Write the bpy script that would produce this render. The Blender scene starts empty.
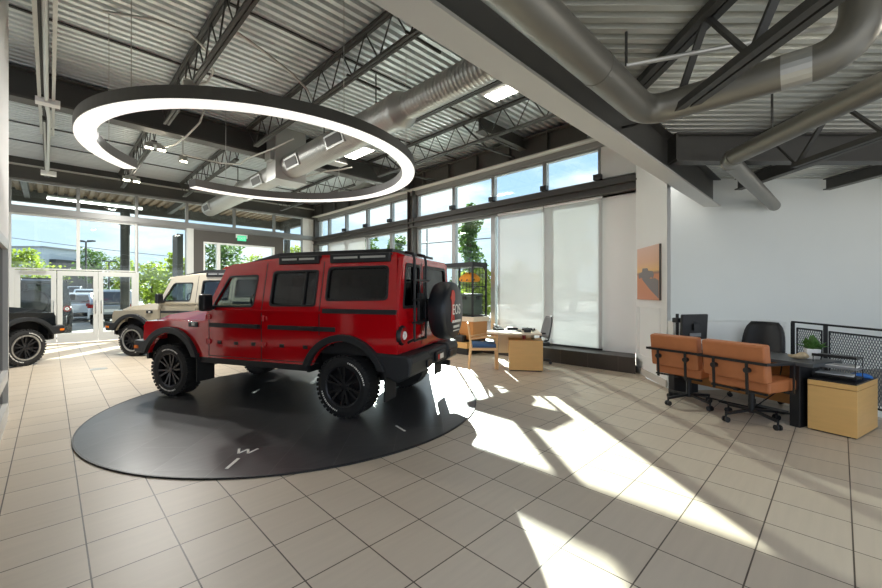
import bpy, bmesh, math, random
from mathutils import Vector, Matrix
from mathutils.geometry import tessellate_polygon
random.seed(7)
sc = bpy.context.scene
COL = sc.collection
PI = math.pi
R = math.radians

# ------------------------------------------------------------------ camera frame helpers
EYE = 1.54
TH = R(45.31)
FX, FY = math.cos(TH), math.sin(TH)
RX, RY = math.sin(TH), -math.cos(TH)
def C(X, Y, z=0.0):            # right / forward distances from where the photographer stands -> world
    return Vector((FX*Y + RX*X, FY*Y + RY*X, z))
FDIR = Vector((FX, FY, 0)); RDIR = Vector((RX, RY, 0))

# ------------------------------------------------------------------ materials
def lin(c):
    r = []
    for v in c[:3]:
        v = v/255.0
        r.append(v/12.92 if v <= 0.04045 else ((v+0.055)/1.055)**2.4)
    return (r[0], r[1], r[2], 1.0)

def mat(name, rgb, rough=0.5, metal=0.0, noise=0.0, nscale=8.0, stretch=None, bump=0.0, coat=0.0, emit=None, estr=0.0, spec=None):
    m = bpy.data.materials.new(name); m.use_nodes = True
    nt = m.node_tree; b = nt.nodes['Principled BSDF']
    col = lin(rgb)
    b.inputs['Base Color'].default_value = col
    b.inputs['Roughness'].default_value = rough
    b.inputs['Metallic'].default_value = metal
    if coat: b.inputs['Coat Weight'].default_value = coat; b.inputs['Coat Roughness'].default_value = 0.04
    if spec is not None: b.inputs['Specular IOR Level'].default_value = spec
    if emit:
        b.inputs['Emission Color'].default_value = lin(emit); b.inputs['Emission Strength'].default_value = estr
    if noise or bump:
        tc = nt.nodes.new('ShaderNodeTexCoord'); mp = nt.nodes.new('ShaderNodeMapping')
        if stretch: mp.inputs['Scale'].default_value = stretch
        n = nt.nodes.new('ShaderNodeTexNoise'); n.inputs['Scale'].default_value = nscale; n.inputs['Detail'].default_value = 4
        nt.links.new(tc.outputs['Object'], mp.inputs['Vector']); nt.links.new(mp.outputs['Vector'], n.inputs['Vector'])
        if noise:
            mx = nt.nodes.new('ShaderNodeMix'); mx.data_type = 'RGBA'
            mx.inputs['A'].default_value = tuple(max(0, c*(1-noise)) for c in col[:3])+(1,)
            mx.inputs['B'].default_value = tuple(min(1, c*(1+noise)) for c in col[:3])+(1,)
            nt.links.new(n.outputs['Fac'], mx.inputs['Factor']); nt.links.new(mx.outputs['Result'], b.inputs['Base Color'])
        if bump:
            bp = nt.nodes.new('ShaderNodeBump'); bp.inputs['Strength'].default_value = bump; bp.inputs['Distance'].default_value = 0.01
            nt.links.new(n.outputs['Fac'], bp.inputs['Height']); nt.links.new(bp.outputs['Normal'], b.inputs['Normal'])
    return m

def glass(name, tint=(235,245,245), gloss=0.08, rough=0.0):
    m = bpy.data.materials.new(name); m.use_nodes = True
    nt = m.node_tree; nt.nodes.clear()
    o = nt.nodes.new('ShaderNodeOutputMaterial'); mix = nt.nodes.new('ShaderNodeMixShader')
    t = nt.nodes.new('ShaderNodeBsdfTransparent'); g = nt.nodes.new('ShaderNodeBsdfGlossy'); fr = nt.nodes.new('ShaderNodeLayerWeight')
    t.inputs['Color'].default_value = lin(tint); g.inputs['Roughness'].default_value = rough
    pw = nt.nodes.new('ShaderNodeMath'); pw.operation = 'POWER'; pw.inputs[1].default_value = 5.0
    ma = nt.nodes.new('ShaderNodeMath'); ma.operation = 'MULTIPLY_ADD'; ma.inputs[1].default_value = .75; ma.inputs[2].default_value = gloss*.5
    fr.inputs['Blend'].default_value = .5
    nt.links.new(fr.outputs['Facing'], pw.inputs[0]); nt.links.new(pw.outputs[0], ma.inputs[0]); nt.links.new(ma.outputs[0], mix.inputs['Fac'])
    nt.links.new(t.outputs[0], mix.inputs[1]); nt.links.new(g.outputs[0], mix.inputs[2])
    nt.links.new(mix.outputs[0], o.inputs['Surface'])
    return m

def screen_mat(name, rgb, see=0.14, trans=0.55):
    m = bpy.data.materials.new(name); m.use_nodes = True
    nt = m.node_tree; nt.nodes.clear()
    o = nt.nodes.new('ShaderNodeOutputMaterial'); a = nt.nodes.new('ShaderNodeMixShader'); b2 = nt.nodes.new('ShaderNodeMixShader')
    d = nt.nodes.new('ShaderNodeBsdfDiffuse'); tl = nt.nodes.new('ShaderNodeBsdfTranslucent'); tp = nt.nodes.new('ShaderNodeBsdfTransparent')
    d.inputs['Color'].default_value = lin(rgb); tl.inputs['Color'].default_value = lin(rgb)
    a.inputs['Fac'].default_value = trans; b2.inputs['Fac'].default_value = see
    nt.links.new(d.outputs[0], a.inputs[1]); nt.links.new(tl.outputs[0], a.inputs[2])
    nt.links.new(a.outputs[0], b2.inputs[1]); nt.links.new(tp.outputs[0], b2.inputs[2]); nt.links.new(b2.outputs[0], o.inputs['Surface'])
    return m

def tile_mat(name, c1, c2, mortar, w, h, msize, off=(0,0), rot=0.0, rough=0.35, offset=0.0, streak=0.06, bump=0.0):
    m = bpy.data.materials.new(name); m.use_nodes = True
    nt = m.node_tree; b = nt.nodes['Principled BSDF']
    tc = nt.nodes.new('ShaderNodeTexCoord'); mp = nt.nodes.new('ShaderNodeMapping'); mp.vector_type = 'TEXTURE'
    mp.inputs['Location'].default_value = (off[0], off[1], 0); mp.inputs['Rotation'].default_value = (0, 0, rot)
    br = nt.nodes.new('ShaderNodeTexBrick'); br.offset = offset; br.squash = 1.0
    br.inputs['Scale'].default_value = 1.0; br.inputs['Mortar Size'].default_value = msize; br.inputs['Mortar Smooth'].default_value = 0.1
    br.inputs['Brick Width'].default_value = w; br.inputs['Row Height'].default_value = h; br.inputs['Bias'].default_value = 0.0
    br.inputs['Color1'].default_value = lin(c1); br.inputs['Color2'].default_value = lin(c2); br.inputs['Mortar'].default_value = lin(mortar)
    mp2 = nt.nodes.new('ShaderNodeMapping'); mp2.inputs['Scale'].default_value = (1.2, 14, 1); mp2.inputs['Rotation'].default_value = (0, 0, rot)
    n = nt.nodes.new('ShaderNodeTexNoise'); n.inputs['Scale'].default_value = 1.6; n.inputs['Detail'].default_value = 5
    hs = nt.nodes.new('ShaderNodeMapRange'); hs.inputs['From Min'].default_value = 0.3; hs.inputs['From Max'].default_value = 0.7
    hs.inputs['To Min'].default_value = 1-streak; hs.inputs['To Max'].default_value = 1+streak
    mul = nt.nodes.new('ShaderNodeVectorMath'); mul.operation = 'SCALE'
    L = nt.links.new
    L(tc.outputs['Object'], mp.inputs['Vector']); L(mp.outputs[0], br.inputs['Vector'])
    L(tc.outputs['Object'], mp2.inputs['Vector']); L(mp2.outputs[0], n.inputs['Vector']); L(n.outputs['Fac'], hs.inputs['Value'])
    L(br.outputs['Color'], mul.inputs[0]); L(hs.outputs['Result'], mul.inputs['Scale']); L(mul.outputs[0], b.inputs['Base Color'])
    b.inputs['Roughness'].default_value = rough
    if bump:
        bp = nt.nodes.new('ShaderNodeBump'); bp.inputs['Strength'].default_value = bump; bp.inputs['Distance'].default_value = 0.003; bp.invert = True
        L(br.outputs['Fac'], bp.inputs['Height']); L(bp.outputs['Normal'], b.inputs['Normal'])
    return m

M = {}
M['floor'] = tile_mat('beige porcelain tile', (195,182,163), (188,174,154), (76,64,52), 0.404, 0.411, 0.0042, off=(0.157,-0.054), rough=0.42, streak=0.035, bump=0.2)
M['disc'] = tile_mat('charcoal plank tile', (76,76,76), (65,65,66), (92,92,92), 1.0, 0.5, 0.003, off=(0.1,0.2), rot=R(47), rough=0.3, offset=0.5, streak=0.12)
M['plinth'] = tile_mat('dark plinth tile', (66,60,54), (58,53,48), (92,86,78), 0.62, 0.6, 0.004, off=(0,0), rough=0.4)
M['wall'] = mat('painted drywall', (236,236,233), 0.75, noise=0.02, nscale=2)
M['wallgrey'] = mat('pale grey drywall', (234,236,231), 0.75, noise=0.02, nscale=2)
M['deck'] = mat('galvanised deck', (222,226,226), 0.34, 0.6, noise=0.14, nscale=1.2, stretch=(1,6,1))
M['steel'] = mat('charcoal painted steel', (80,78,74), 0.5, 0.1, noise=0.1, nscale=3)
M['steel_d'] = mat('dark joist paint', (66,65,62), 0.5, 0.1)
M['mullion'] = mat('grey aluminium', (150,150,148), 0.4, 0.4)
M['doorframe'] = mat('clear anodised aluminium', (214,214,210), 0.4, 0.2)
M['glass'] = glass('window glass', (238,246,246), 0.08)
M['duct'] = mat('galvanised duct', (186,186,182), 0.36, 0.6, noise=0.06, nscale=5)
M['pipe_g'] = mat('grey sealed duct', (128,125,117), 0.38, 0.55, noise=0.1, nscale=4)
M['conduit'] = mat('conduit metal', (196,195,190), 0.35, 0.5)
M['white'] = mat('white paint', (238,238,236), 0.5)
M['black'] = mat('satin black plastic', (26,27,29), 0.45)
M['blackm'] = mat('black powder coat', (30,31,33), 0.4, 0.2)
M['rubber'] = mat('tyre rubber', (30,30,30), 0.75, noise=0.1, nscale=30)
M['ringlit'] = mat('white acrylic diffuser', (240,240,238), 0.25, emit=(255,250,242), estr=.42)
M['lamp'] = mat('lit lamp face', (255,250,235), 0.4, emit=(255,244,220), estr=22)
M['tube'] = mat('lit linear lamp', (255,250,240), 0.4, emit=(255,250,238), estr=9)
M['shade'] = screen_mat('solar screen fabric', (206,207,206), 0.28, 0.16)
M['orange'] = mat('tan orange leather', (174,106,62), 0.5, noise=0.1, nscale=14, bump=0.15)
M['wood'] = mat('maple veneer', (220,176,108), 0.4, noise=0.1, nscale=3, stretch=(1,1,9))
M['woodo'] = mat('warm oak panel', (186,128,66), 0.45, noise=0.12, nscale=3, stretch=(1,8,8))
M['ltop'] = mat('whitewashed oak top', (224,210,186), 0.4, noise=0.06, nscale=3)
M['wood_l'] = mat('light ash wood', (222,186,136), 0.45, noise=0.08, nscale=4, stretch=(1,1,6))
M['dtop'] = mat('charcoal laminate', (74,78,80), 0.35)
M['blue'] = mat('blue fabric', (62,98,142), 0.8, noise=0.1, nscale=40)
M['meshgrey'] = mat('grey mesh fabric', (130,132,134), 0.7)
M['green'] = mat('leaf green', (72,112,48), 0.5, noise=0.3, nscale=20)
M['chrome'] = mat('chrome', (220,220,220), 0.12, 1.0)
M['silver'] = mat('machined silver', (196,194,188), 0.3, 0.8)
M['white_mark'] = mat('white marking', (232,230,222), 0.5)
M['ground'] = mat('sunlit concrete', (150,146,138), 0.85, noise=0.12, nscale=0.6)
M['asphalt'] = mat('parking asphalt', (104,104,104), 0.9, noise=0.12, nscale=0.8)
M['bark'] = mat('tree bark', (92,76,60), 0.9, noise=0.2, nscale=6)

# ------------------------------------------------------------------ mesh builder
class MB:
    def __init__(s): s.bm = bmesh.new()
    def vs(s, pts): return [s.bm.verts.new(Vector(p)) for p in pts]
    def poly(s, pts):
        try: s.bm.faces.new(s.vs(pts))
        except ValueError: pass
        return s
    def box(s, c, d, rz=0.0, m=None):
        hx, hy, hz = d[0]/2, d[1]/2, d[2]/2
        P = [Vector((x*hx, y*hy, z*hz)) for z in (-1,1) for y in (-1,1) for x in (-1,1)]
        rot = m if m is not None else Matrix.Rotation(rz, 3, 'Z')
        v = s.vs([rot @ p + Vector(c) for p in P])
        for f in ((0,2,3,1),(4,5,7,6),(0,1,5,4),(2,6,7,3),(0,4,6,2),(1,3,7,5)): s.bm.faces.new([v[i] for i in f])
        return s
    def bb(s, x0, x1, y0, y1, z0, z1): return s.box(((x0+x1)/2,(y0+y1)/2,(z0+z1)/2),(abs(x1-x0),abs(y1-y0),abs(z1-z0)))
    def bar(s, p0, p1, w, h, up=(0,0,1)):         # rectangular bar between two points
        p0, p1 = Vector(p0), Vector(p1); d = (p1-p0); L = d.length
        if L < 1e-6: return s
        d.normalize(); u = Vector(up)
        if abs(d.dot(u)) > 0.98: u = Vector((1,0,0))
        side = d.cross(u).normalized(); upv = side.cross(d)
        return s.box((p0+p1)/2, (L, w, h), m=Matrix((d, side, upv)).transposed())
    def cyl(s, p0, p1, r, seg=14, r2=None, cap=True):
        p0, p1 = Vector(p0), Vector(p1); r2 = r if r2 is None else r2
        d = (p1-p0).normalized(); a = d.orthogonal().normalized(); b = d.cross(a)
        A = [p0 + (a*math.cos(2*PI*i/seg)+b*math.sin(2*PI*i/seg))*r for i in range(seg)]
        B = [p1 + (a*math.cos(2*PI*i/seg)+b*math.sin(2*PI*i/seg))*r2 for i in range(seg)]
        va, vb = s.vs(A), s.vs(B)
        for i in range(seg): s.bm.faces.new([va[i], va[(i+1)%seg], vb[(i+1)%seg], vb[i]])
        if cap:
            s.bm.faces.new(va[::-1]); s.bm.faces.new(vb)
        return s
    def tube(s, pts, r, seg=10):
        pts = [Vector(p) for p in pts]; rings = []; a = None
        for i, p in enumerate(pts):
            if i == 0: d = pts[1]-p
            elif i == len(pts)-1: d = p-pts[i-1]
            else: d = (pts[i+1]-p).normalized()+(p-pts[i-1]).normalized()
            d = d.normalized() if d.length > 1e-9 else Vector((0,0,1))
            a = d.orthogonal().normalized() if a is None else (a - d*a.dot(d)).normalized()
            b = d.cross(a)
            rr = r[i] if isinstance(r, (list, tuple)) else r
            rings.append(s.vs([p+(a*math.cos(2*PI*k/seg)+b*math.sin(2*PI*k/seg))*rr for k in range(seg)]))
        for q in range(len(rings)-1):
            for k in range(seg): s.bm.faces.new([rings[q][k], rings[q][(k+1)%seg], rings[q+1][(k+1)%seg], rings[q+1][k]])
        s.bm.faces.new(rings[0][::-1]); s.bm.faces.new(rings[-1])
        return s
    def lathe(s, prof, o=(0,0,0), axis=(0,0,1), seg=32, closed=False):   # prof: (radius, height along axis)
        o = Vector(o); d = Vector(axis).normalized(); a = d.orthogonal().normalized(); b = d.cross(a)
        rings = []
        for r_, h in prof:
            rings.append(s.vs([o+d*h+(a*math.cos(2*PI*k/seg)+b*math.sin(2*PI*k/seg))*r_ for k in range(seg)]))
        n = len(rings)
        for q in range(n if closed else n-1):
            A, B = rings[q], rings[(q+1)%n]
            for k in range(seg): s.bm.faces.new([A[k], A[(k+1)%seg], B[(k+1)%seg], B[k]])
        if not closed:
            if prof[0][0] > 1e-5: s.bm.faces.new(rings[0][::-1])
            if prof[-1][0] > 1e-5: s.bm.faces.new(rings[-1])
        return s
    def plate(s, outer, holes, fn):                # flat panel with holes; fn(a,b,side)->point, side 0 outer skin, 1 inner skin
        loops = [list(outer)]+[list(h) for h in holes]
        flat = [p for l in loops for p in l]
        tris = tessellate_polygon([[Vector((p[0], p[1], 0)) for p in l] for l in loops])
        v0 = s.vs([fn(a, b, 0) for a, b in flat]); v1 = s.vs([fn(a, b, 1) for a, b in flat])
        for t in tris:
            try:
                s.bm.faces.new([v0[i] for i in t]); s.bm.faces.new([v1[i] for i in reversed(t)])
            except ValueError: pass
        k = 0
        for l in loops:
            n = len(l)
            for i in range(n):
                a, b = k+i, k+(i+1)%n
                try: s.bm.faces.new([v0[a], v0[b], v1[b], v1[a]])
                except ValueError: pass
            k += n
        return s
    def prism(s, poly, fn): return s.plate(poly, [], fn)
    def zprism(s, poly, z0, z1): return s.plate(poly, [], lambda a, b, k: (a, b, z1 if k == 0 else z0))
    def loft(s, rings, cap=True):
        rv = [s.vs(r_) for r_ in rings]; n = len(rings[0])
        for q in range(len(rv)-1):
            for k in range(n): s.bm.faces.new([rv[q][k], rv[q][(k+1)%n], rv[q+1][(k+1)%n], rv[q+1][k]])
        if cap: s.bm.faces.new(rv[0][::-1]); s.bm.faces.new(rv[-1])
        return s
    def build(s, name, material, parent=None, bevel=0.0, smooth=False, seg=2):
        bmesh.ops.recalc_face_normals(s.bm, faces=s.bm.faces[:])
        me = bpy.data.meshes.new(name); s.bm.to_mesh(me); s.bm.free()
        me.materials.append(material)
        if smooth:
            for p in me.polygons: p.use_smooth = True
        o = bpy.data.objects.new(name, me); COL.objects.link(o)
        if parent is not None: o.parent = parent
        if bevel:
            b = o.modifiers.new('edge', 'BEVEL'); b.width = bevel; b.segments = seg; b.limit_method = 'ANGLE'; b.angle_limit = R(35)
        if smooth:
            try: me.set_sharp_from_angle(angle=R(38))
            except Exception: pass
        return o

def tag(o, label=None, cat=None, group=None, kind=None):
    if label: o['label'] = label
    if cat: o['category'] = cat
    if group: o['group'] = group
    if kind: o['kind'] = kind
    return o
def thing(name, label, cat, loc=(0,0,0), rz=0.0, group=None):
    o = bpy.data.objects.new(name, None); COL.objects.link(o); o.location = loc; o.rotation_euler = (0,0,rz); o.empty_display_size = 0.1
    return tag(o, label, cat, group)
def struct(o, label=None): o['kind'] = 'structure'; return tag(o, label) if label else o
def copy_tree(o, parent=None):
    c = o.copy(); COL.objects.link(c)
    if parent is not None: c.parent = parent
    for ch in [k for k in bpy.data.objects if k.parent == o]:
        copy_tree(ch, c)
    return c
def rounded(pts, r, n=4):
    out = []; N = len(pts)
    for i in range(N):
        p = Vector(pts[i]); a = Vector(pts[i-1]); b = Vector(pts[(i+1)%N])
        da = (a-p); db = (b-p); la, lb = da.length, db.length
        rr = min(r, la*0.45, lb*0.45); p0 = p+da/la*rr; p1 = p+db/lb*rr
        for k in range(n+1):
            t = k/n; q = p0*(1-t)**2 + p*2*t*(1-t) + p1*t*t
            out.append((q.x, q.y))
    return out
def inset(pts, d):
    cx = sum(p[0] for p in pts)/len(pts); cy = sum(p[1] for p in pts)/len(pts)
    hx = max(abs(p[0]-cx) for p in pts); hy = max(abs(p[1]-cy) for p in pts)
    return [(cx+(p[0]-cx)*(1-d/hx), cy+(p[1]-cy)*(1-d/hy)) for p in pts]
def text_obj(name, body, size, material, parent, loc, rot, ext=0.002, align='CENTER'):
    cu = bpy.data.curves.new(name, 'FONT'); cu.body = body; cu.size = size; cu.extrude = ext; cu.align_x = align; cu.align_y = 'CENTER'
    t = bpy.data.objects.new(name+'_tmp', cu); COL.objects.link(t)
    bpy.context.view_layer.update()
    me = bpy.data.meshes.new_from_object(t.evaluated_get(bpy.context.evaluated_depsgraph_get()))
    bpy.data.objects.remove(t)
    me.name = name; me.materials.clear(); me.materials.append(material)
    o = bpy.data.objects.new(name, me); COL.objects.link(o); o.parent = parent; o.location = loc; o.rotation_euler = rot
    return o
SUN_E = 15.0; SKY_E = 0.8; EXPO = 1.12; FLOOD = 48.0
# ------------------------------------------------------------------ off-road wagon (local: +X nose, +Y its left side)
M['red'] = mat('deep red car paint', (188,8,20), 0.14, 0.0, coat=1.0, spec=.4)
M['beige'] = mat('sand car paint', (178,168,146), 0.24, coat=1.0)
M['carblack'] = mat('black car paint', (20,24,27), 0.22, coat=1.0)
M['cladding'] = mat('black textured cladding', (34,36,38), 0.55)
M['carglass'] = glass('tinted car glass', (112,124,134), 0.12)
M['clearglass'] = glass('light car glass', (225,232,232), 0.09)
M['interior'] = mat('dark cabin trim', (26,26,28), 0.6)
M['seat'] = mat('dark seat cloth', (46,46,49), 0.8)
M['taillens'] = mat('red tail lens', (150,12,16), 0.2, coat=0.5)
M['amber'] = mat('amber lens', (228,120,30), 0.25)
M['rim'] = mat('gunmetal rim', (58,58,60), 0.35, 0.7)
M['cover'] = mat('black vinyl cover', (30,33,38), 0.4)
M['redmark'] = mat('red print', (206,62,48), 0.5)

def arch(cx, cz, r, zcut, n=14):
    a0 = math.asin((zcut-cz)/r); out = []
    for i in range(n+1):
        t = PI-a0 - (PI-2*a0)*i/n
        out.append((cx+r*math.cos(t), cz+r*math.sin(t)))
    return out            # goes from rear (smaller x) to front over the top

def wheel_meshes(rimmat, ringmat):
    """meshes of one wheel about the origin, axle along Y, outer face towards +Y"""
    t = MB()
    t.lathe([(0.245,-.12),(0.30,-.13),(0.345,-.125),(0.368,-.105),(0.374,-.05),(0.374,.05),(0.368,.105),(0.345,.125),(0.30,.132),(0.245,.12)], axis=(0,1,0), seg=48, closed=True)
    n = 40
    for i in range(n):
        for sy, ph in ((1,0),(-1,0.5)):
            a = 2*PI*(i+ph)/n; d = Vector((math.cos(a),0,math.sin(a))); tg = Vector((-math.sin(a),0,math.cos(a)))
            t.box(d*0.3665+Vector((0,sy*0.085,0)), (0.022,0.085,0.036), m=Matrix((d,Vector((0,1,0)),tg)).transposed())
    tyre = t.build('tyre', M['rubber'])
    for a0, a1 in ((140,205),(-40,30)):
        m_ = MB(); k = int((a1-a0)/5)
        for i in range(k):
            a = R(a0+i*5+1); d = Vector((math.cos(a),0,math.sin(a))); tg = Vector((-math.sin(a),0,math.cos(a)))
            m_.box(d*0.300+Vector((0,.1305,0)), (0.017,0.004,0.012+0.005*(i%3)), m=Matrix((d,Vector((0,1,0)),tg)).transposed())
        m_.build('tyre_lettering', M['white_mark'], tyre)
    r_ = MB()
    r_.lathe([(0.258,.11),(0.246,.126),(0.228,.115),(0.222,.02),(0.222,-.10),(0.245,-.11)], axis=(0,1,0), seg=40, closed=True)
    r_.lathe([(0.0,.03),(0.222,.03),(0.222,.015),(0.0,.015)], axis=(0,1,0), seg=32)
    for i in range(6):
        for da in (-9, 9):
            a = R(i*60+da); b = R(i*60+da*1.25)
            r_.bar((0.05*math.cos(a),.085,0.05*math.sin(a)), (0.232*math.cos(b),.105,0.232*math.sin(b)), .026, .034, up=(0,1,0))
    r_.lathe([(0.0,.108),(0.04,.108),(0.062,.095),(0.066,.03)], axis=(0,1,0), seg=20)
    for i in range(6):
        a = R(i*60+30); r_.cyl((0.05*math.cos(a),.09,0.05*math.sin(a)), (0.05*math.cos(a),.115,0.05*math.sin(a)), .009, 6)
    rim = r_.build('rim', rimmat, tyre, smooth=True)
    if ringmat:
        q = MB(); q.lathe([(0.262,.112),(0.262,.136),(0.232,.134),(0.234,.112)], axis=(0,1,0), seg=40, closed=True)
        q.build('rim_ring', ringmat, tyre, smooth=True)
    return tyre

def side_y(z):                                     # half width of the shell at height z
    if z < 1.28: return 0.905
    return 0.905 - (z-1.28)/(1.95-1.28)*0.125

def make_wagon(root, paint, rimmat, ringmat, mark=None, roofpaint=None, spare_text=True):
    P = root
    wu, wz = 1.482, 0.40
    top_l = [(-2.19,.80),(-2.02,.80)] + [p for p in arch(-wu, wz, .515, .60) if p[0] > -2.02] + [p for p in arch(wu, wz, .515, .60)] + \
            [(2.03,.62),(2.07,.78),(2.06,1.0),(2.01,1.075),(0.80,1.115),(0.755,1.28),(-2.19,1.28)]
    fw = rounded([(.655,1.315),(.42,1.725),(-.085,1.735),(-.06,1.325)], .05)
    rw = rounded([(-.345,1.34),(-.345,1.78),(-1.045,1.785),(-1.045,1.345)], .05)
    qw = rounded([(-1.205,1.415),(-1.205,1.815),(-2.03,1.82),(-2.05,1.43)], .06)
    up = [(0.765,1.27),(0.515,1.85),(0.40,1.90),(-.5,1.945),(-2.13,1.955),(-2.19,1.27)]
    # ---- painted shell
    b = MB()
    for s in (1,-1):
        b.plate(top_l, [], lambda a, z, k: (a, s*(side_y(z)-(0.05 if k else 0)), z))
        b.plate(up, [fw, rw, qw], lambda a, z, k: (a, s*(side_y(z)-(0.05 if k else 0)), z))
        # shoulder crease and fender top
        b.bb(-2.19, 0.74, s*.905, s*.918, 1.245, 1.275)
        b.poly([(2.01,s*.9,1.076),(0.76,s*.9,1.116),(0.76,s*.70,1.12),(2.01,s*.70,1.09)])
    # hood (raised centre)
    b.loft([[(2.03,-.70,1.0),(2.03,.70,1.0),(2.03,.68,1.09),(2.03,-.68,1.09)],
            [(1.85,-.72,1.0),(1.85,.72,1.0),(1.85,.66,1.165),(1.85,-.66,1.165)],
            [(.74,-.76,1.0),(.74,.76,1.0),(.76,.70,1.29),(.76,-.70,1.29)]])
    # nose
    b.bb(1.98, 2.055, -.88, .88, .66, 1.07)
    # cowl and windscreen header, tailgate
    b.bb(0.66, 0.82, -.86, .86, 1.08, 1.27)
    # roof
    b.loft([[(0.63,-.775,1.835),(0.63,.775,1.835),(0.60,.74,1.875),(0.60,-.74,1.875)],
            [(-.1,-.78,1.88),(-.1,.78,1.88),(-.1,.72,1.955),(-.1,-.72,1.955)],
            [(-.6,-.785,1.90),(-.6,.785,1.90),(-.6,.74,1.985),(-.6,-.74,1.985)],
            [(-2.10,-.785,1.91),(-2.10,.785,1.91),(-2.10,.74,1.99),(-2.10,-.74,1.99)],
            [(-2.20,-.77,1.90),(-2.20,.77,1.90),(-2.20,.70,1.95),(-2.20,-.70,1.95)]])
    rear = [(-.90,.80),(.90,.80),(.90,1.28),(.775,1.93),(-.775,1.93),(-.90,1.28)]
    gl = rounded([(-.74,1.34),(.14,1.34),(.14,1.84),(-.66,1.84)], .05)       # y mirrored below: wide door glass
    gs = rounded([(.28,1.34),(.76,1.34),(.68,1.84),(.28,1.84)], .05)
    b.plate(rear, [gl, gs], lambda y, z, k: (-2.205+(0.05 if k else 0), y, z))
    body = b.build('body', paint, P, bevel=.012)
    if roofpaint is not None: pass
    # ---- glass
    for nm, w in (('window', fw), ('window', rw), ('window', qw)):
        for s in (1,-1):
            g = MB(); g.plate(inset(w,-.01), [], lambda a, z, k: (a, s*(side_y(z)-.022-(0.006 if k else 0)), z))
            g.build(nm, M['clearglass'] if w is fw else M['carglass'], P)
            t = MB(); t.plate(inset(w,-.014), [inset(w,.012)], lambda a, z, k: (a, s*(side_y(z)+.006-(0.02 if k else 0)), z))
            t.build('window_seal', M['black'], P)
    for w in (gl, gs):
        g = MB(); g.plate(inset(w,-.01), [], lambda y, z, k: (-2.192+(0.006 if k else 0), y, z)); g.build('rear_window', M['carglass'], P)
        t = MB(); t.plate(inset(w,-.025), [inset(w,.012)], lambda y, z, k: (-2.213+(0.015 if k else 0), y, z)); t.build('window_seal', M['black'], P)
    g = MB(); g.loft([[(0.755,-.80,1.25),(0.755,.80,1.25),(0.525,.72,1.85),(0.525,-.72,1.85)],[(0.745,-.80,1.25),(0.745,.80,1.25),(0.515,.72,1.85),(0.515,-.72,1.85)]])
    g.build('windscreen', M['clearglass'], P)
    for s in (1,-1):
        MB().bar((-.86,s*(side_y(1.34)-.014),1.34),(-.86,s*(side_y(1.78)-.014),1.78),.03,.03).build('window_divider', M['black'], P)
    # ---- shut lines
    for s in (1,-1):
        for u, z0, z1 in ((.72,.60,1.12),(-.215,.60,1.90),(-1.125,.98,1.90)):
            t = MB(); t.bar((u,s*.905,z0),(u,s*.905,min(z1,1.28)),.004,.012,up=(1,0,0))
            if z1 > 1.28: t.bar((u,s*.905,1.275),(u,s*(side_y(z1)),z1),.004,.012,up=(1,0,0))
            t.build('shut_line', M['black'], P)
        MB().bb(-1.12,.72,s*.902,s*.907,.628,.636).build('shut_line', M['black'], P)
    MB().bb(-2.209,-2.202,.205,.213,.84,1.9).build('shut_line', M['black'], P)
    # ---- black side strips, handles, vents
    for s in (1,-1):
        t = MB()
        t.bb(-.20,.70,s*.90,s*.922,1.03,1.085); t.bb(-1.36,-.33,s*.90,s*.922,1.03,1.085)
        t.bb(-2.19,-1.18,s*.90,s*.922,1.255,1.31)
        t.build('side_strip', M['cladding'], P)
        for u in (-.06,-.98):
            t = MB(); t.bar((u+.14,s*.945,1.058),(u-.10,s*.945,1.058),.022,.034); t.bb(u-.12,u-.06,s*.915,s*.95,1.03,1.088); t.bb(u+.10,u+.15,s*.915,s*.95,1.035,1.08)
            t.build('door_handle', M['black'], P, bevel=.006)
        t = MB(); t.bb(.93,1.10,s*.90,s*.924,1.02,1.09); bd = t.build('fender_badge', M['black'], P, bevel=.006)
        t = MB(); t.bb(.975,1.03,s*.924,s*.928,1.04,1.07); t.build('badge_print', M['white_mark'], bd)
        for u in (.52,.22,-.08,-.55,-.92):
            t = MB(); t.bb(u-.035,u+.035,s*.90,s*.913,.80,.845); t.build('utility_mount', M['black'], P, bevel=.004)
        for u in (.80,-.19):
            for z in (.83,1.17):
                t = MB(); t.bb(u-.12,u-.03,s*.90,s*.93,z-.03,z+.03); t.cyl((u-.075+.0,s*.93,z-.04),(u-.075,s*.93,z+.04),.014,8)
                t.build('door_hinge', paint, P, bevel=.006)
    # ---- wheel arch flares
    for cx in (wu,-wu):
        for s in (1,-1):
            o1 = arch(cx, wz, .605, .60, 18); i1 = arch(cx, wz, .525, .60, 18)
            o1 = [(max(p[0],-2.06),p[1]) for p in o1] if cx < 0 else [(min(p[0],2.03),p[1]) for p in o1]
            flat = [(p[0], min(p[1], 1.005)) for p in o1]
            t = MB(); t.plate(flat + i1[::-1], [], lambda a, z, k: (a, s*(0.965 if k == 0 else 0.87), z))
            t.build('arch_flare', M['cladding'], P, bevel=.02)
            t = MB(); t.bb(cx-.60,cx+.60,s*.52,s*.60,.45,.98); t.bb(cx-.6,cx+.6,s*.55,s*.88,.93,.99)
            t.bb(cx-.58,cx-.54,s*.55,s*.86,.5,.98); t.bb(cx+.54,cx+.58,s*.55,s*.86,.5,.98)
            t.build('wheel_housing', M['interior'], P)
            t = MB(); q = cx-.57 if cx < 0 else cx-.565
            t.box((q, s*.80, .45), (.02,.28,.40)); t.build('mud_flap', M['rubber'], P)
    # ---- bumpers
    t = MB()
    t.prism([(1.96,.96),(2.22,.945),(2.28,.80),(2.28,0)]+[(2.28,-.80),(2.22,-.945),(1.96,-.96)], lambda a, y, k: (a, y, .785 if k == 0 else .60))
    t.prism([(1.99,.80),(2.14,.76),(2.20,.5),(2.20,-.5),(2.14,-.76),(1.99,-.80)], lambda a, y, k: (a, y, .60 if k == 0 else .47))
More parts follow.
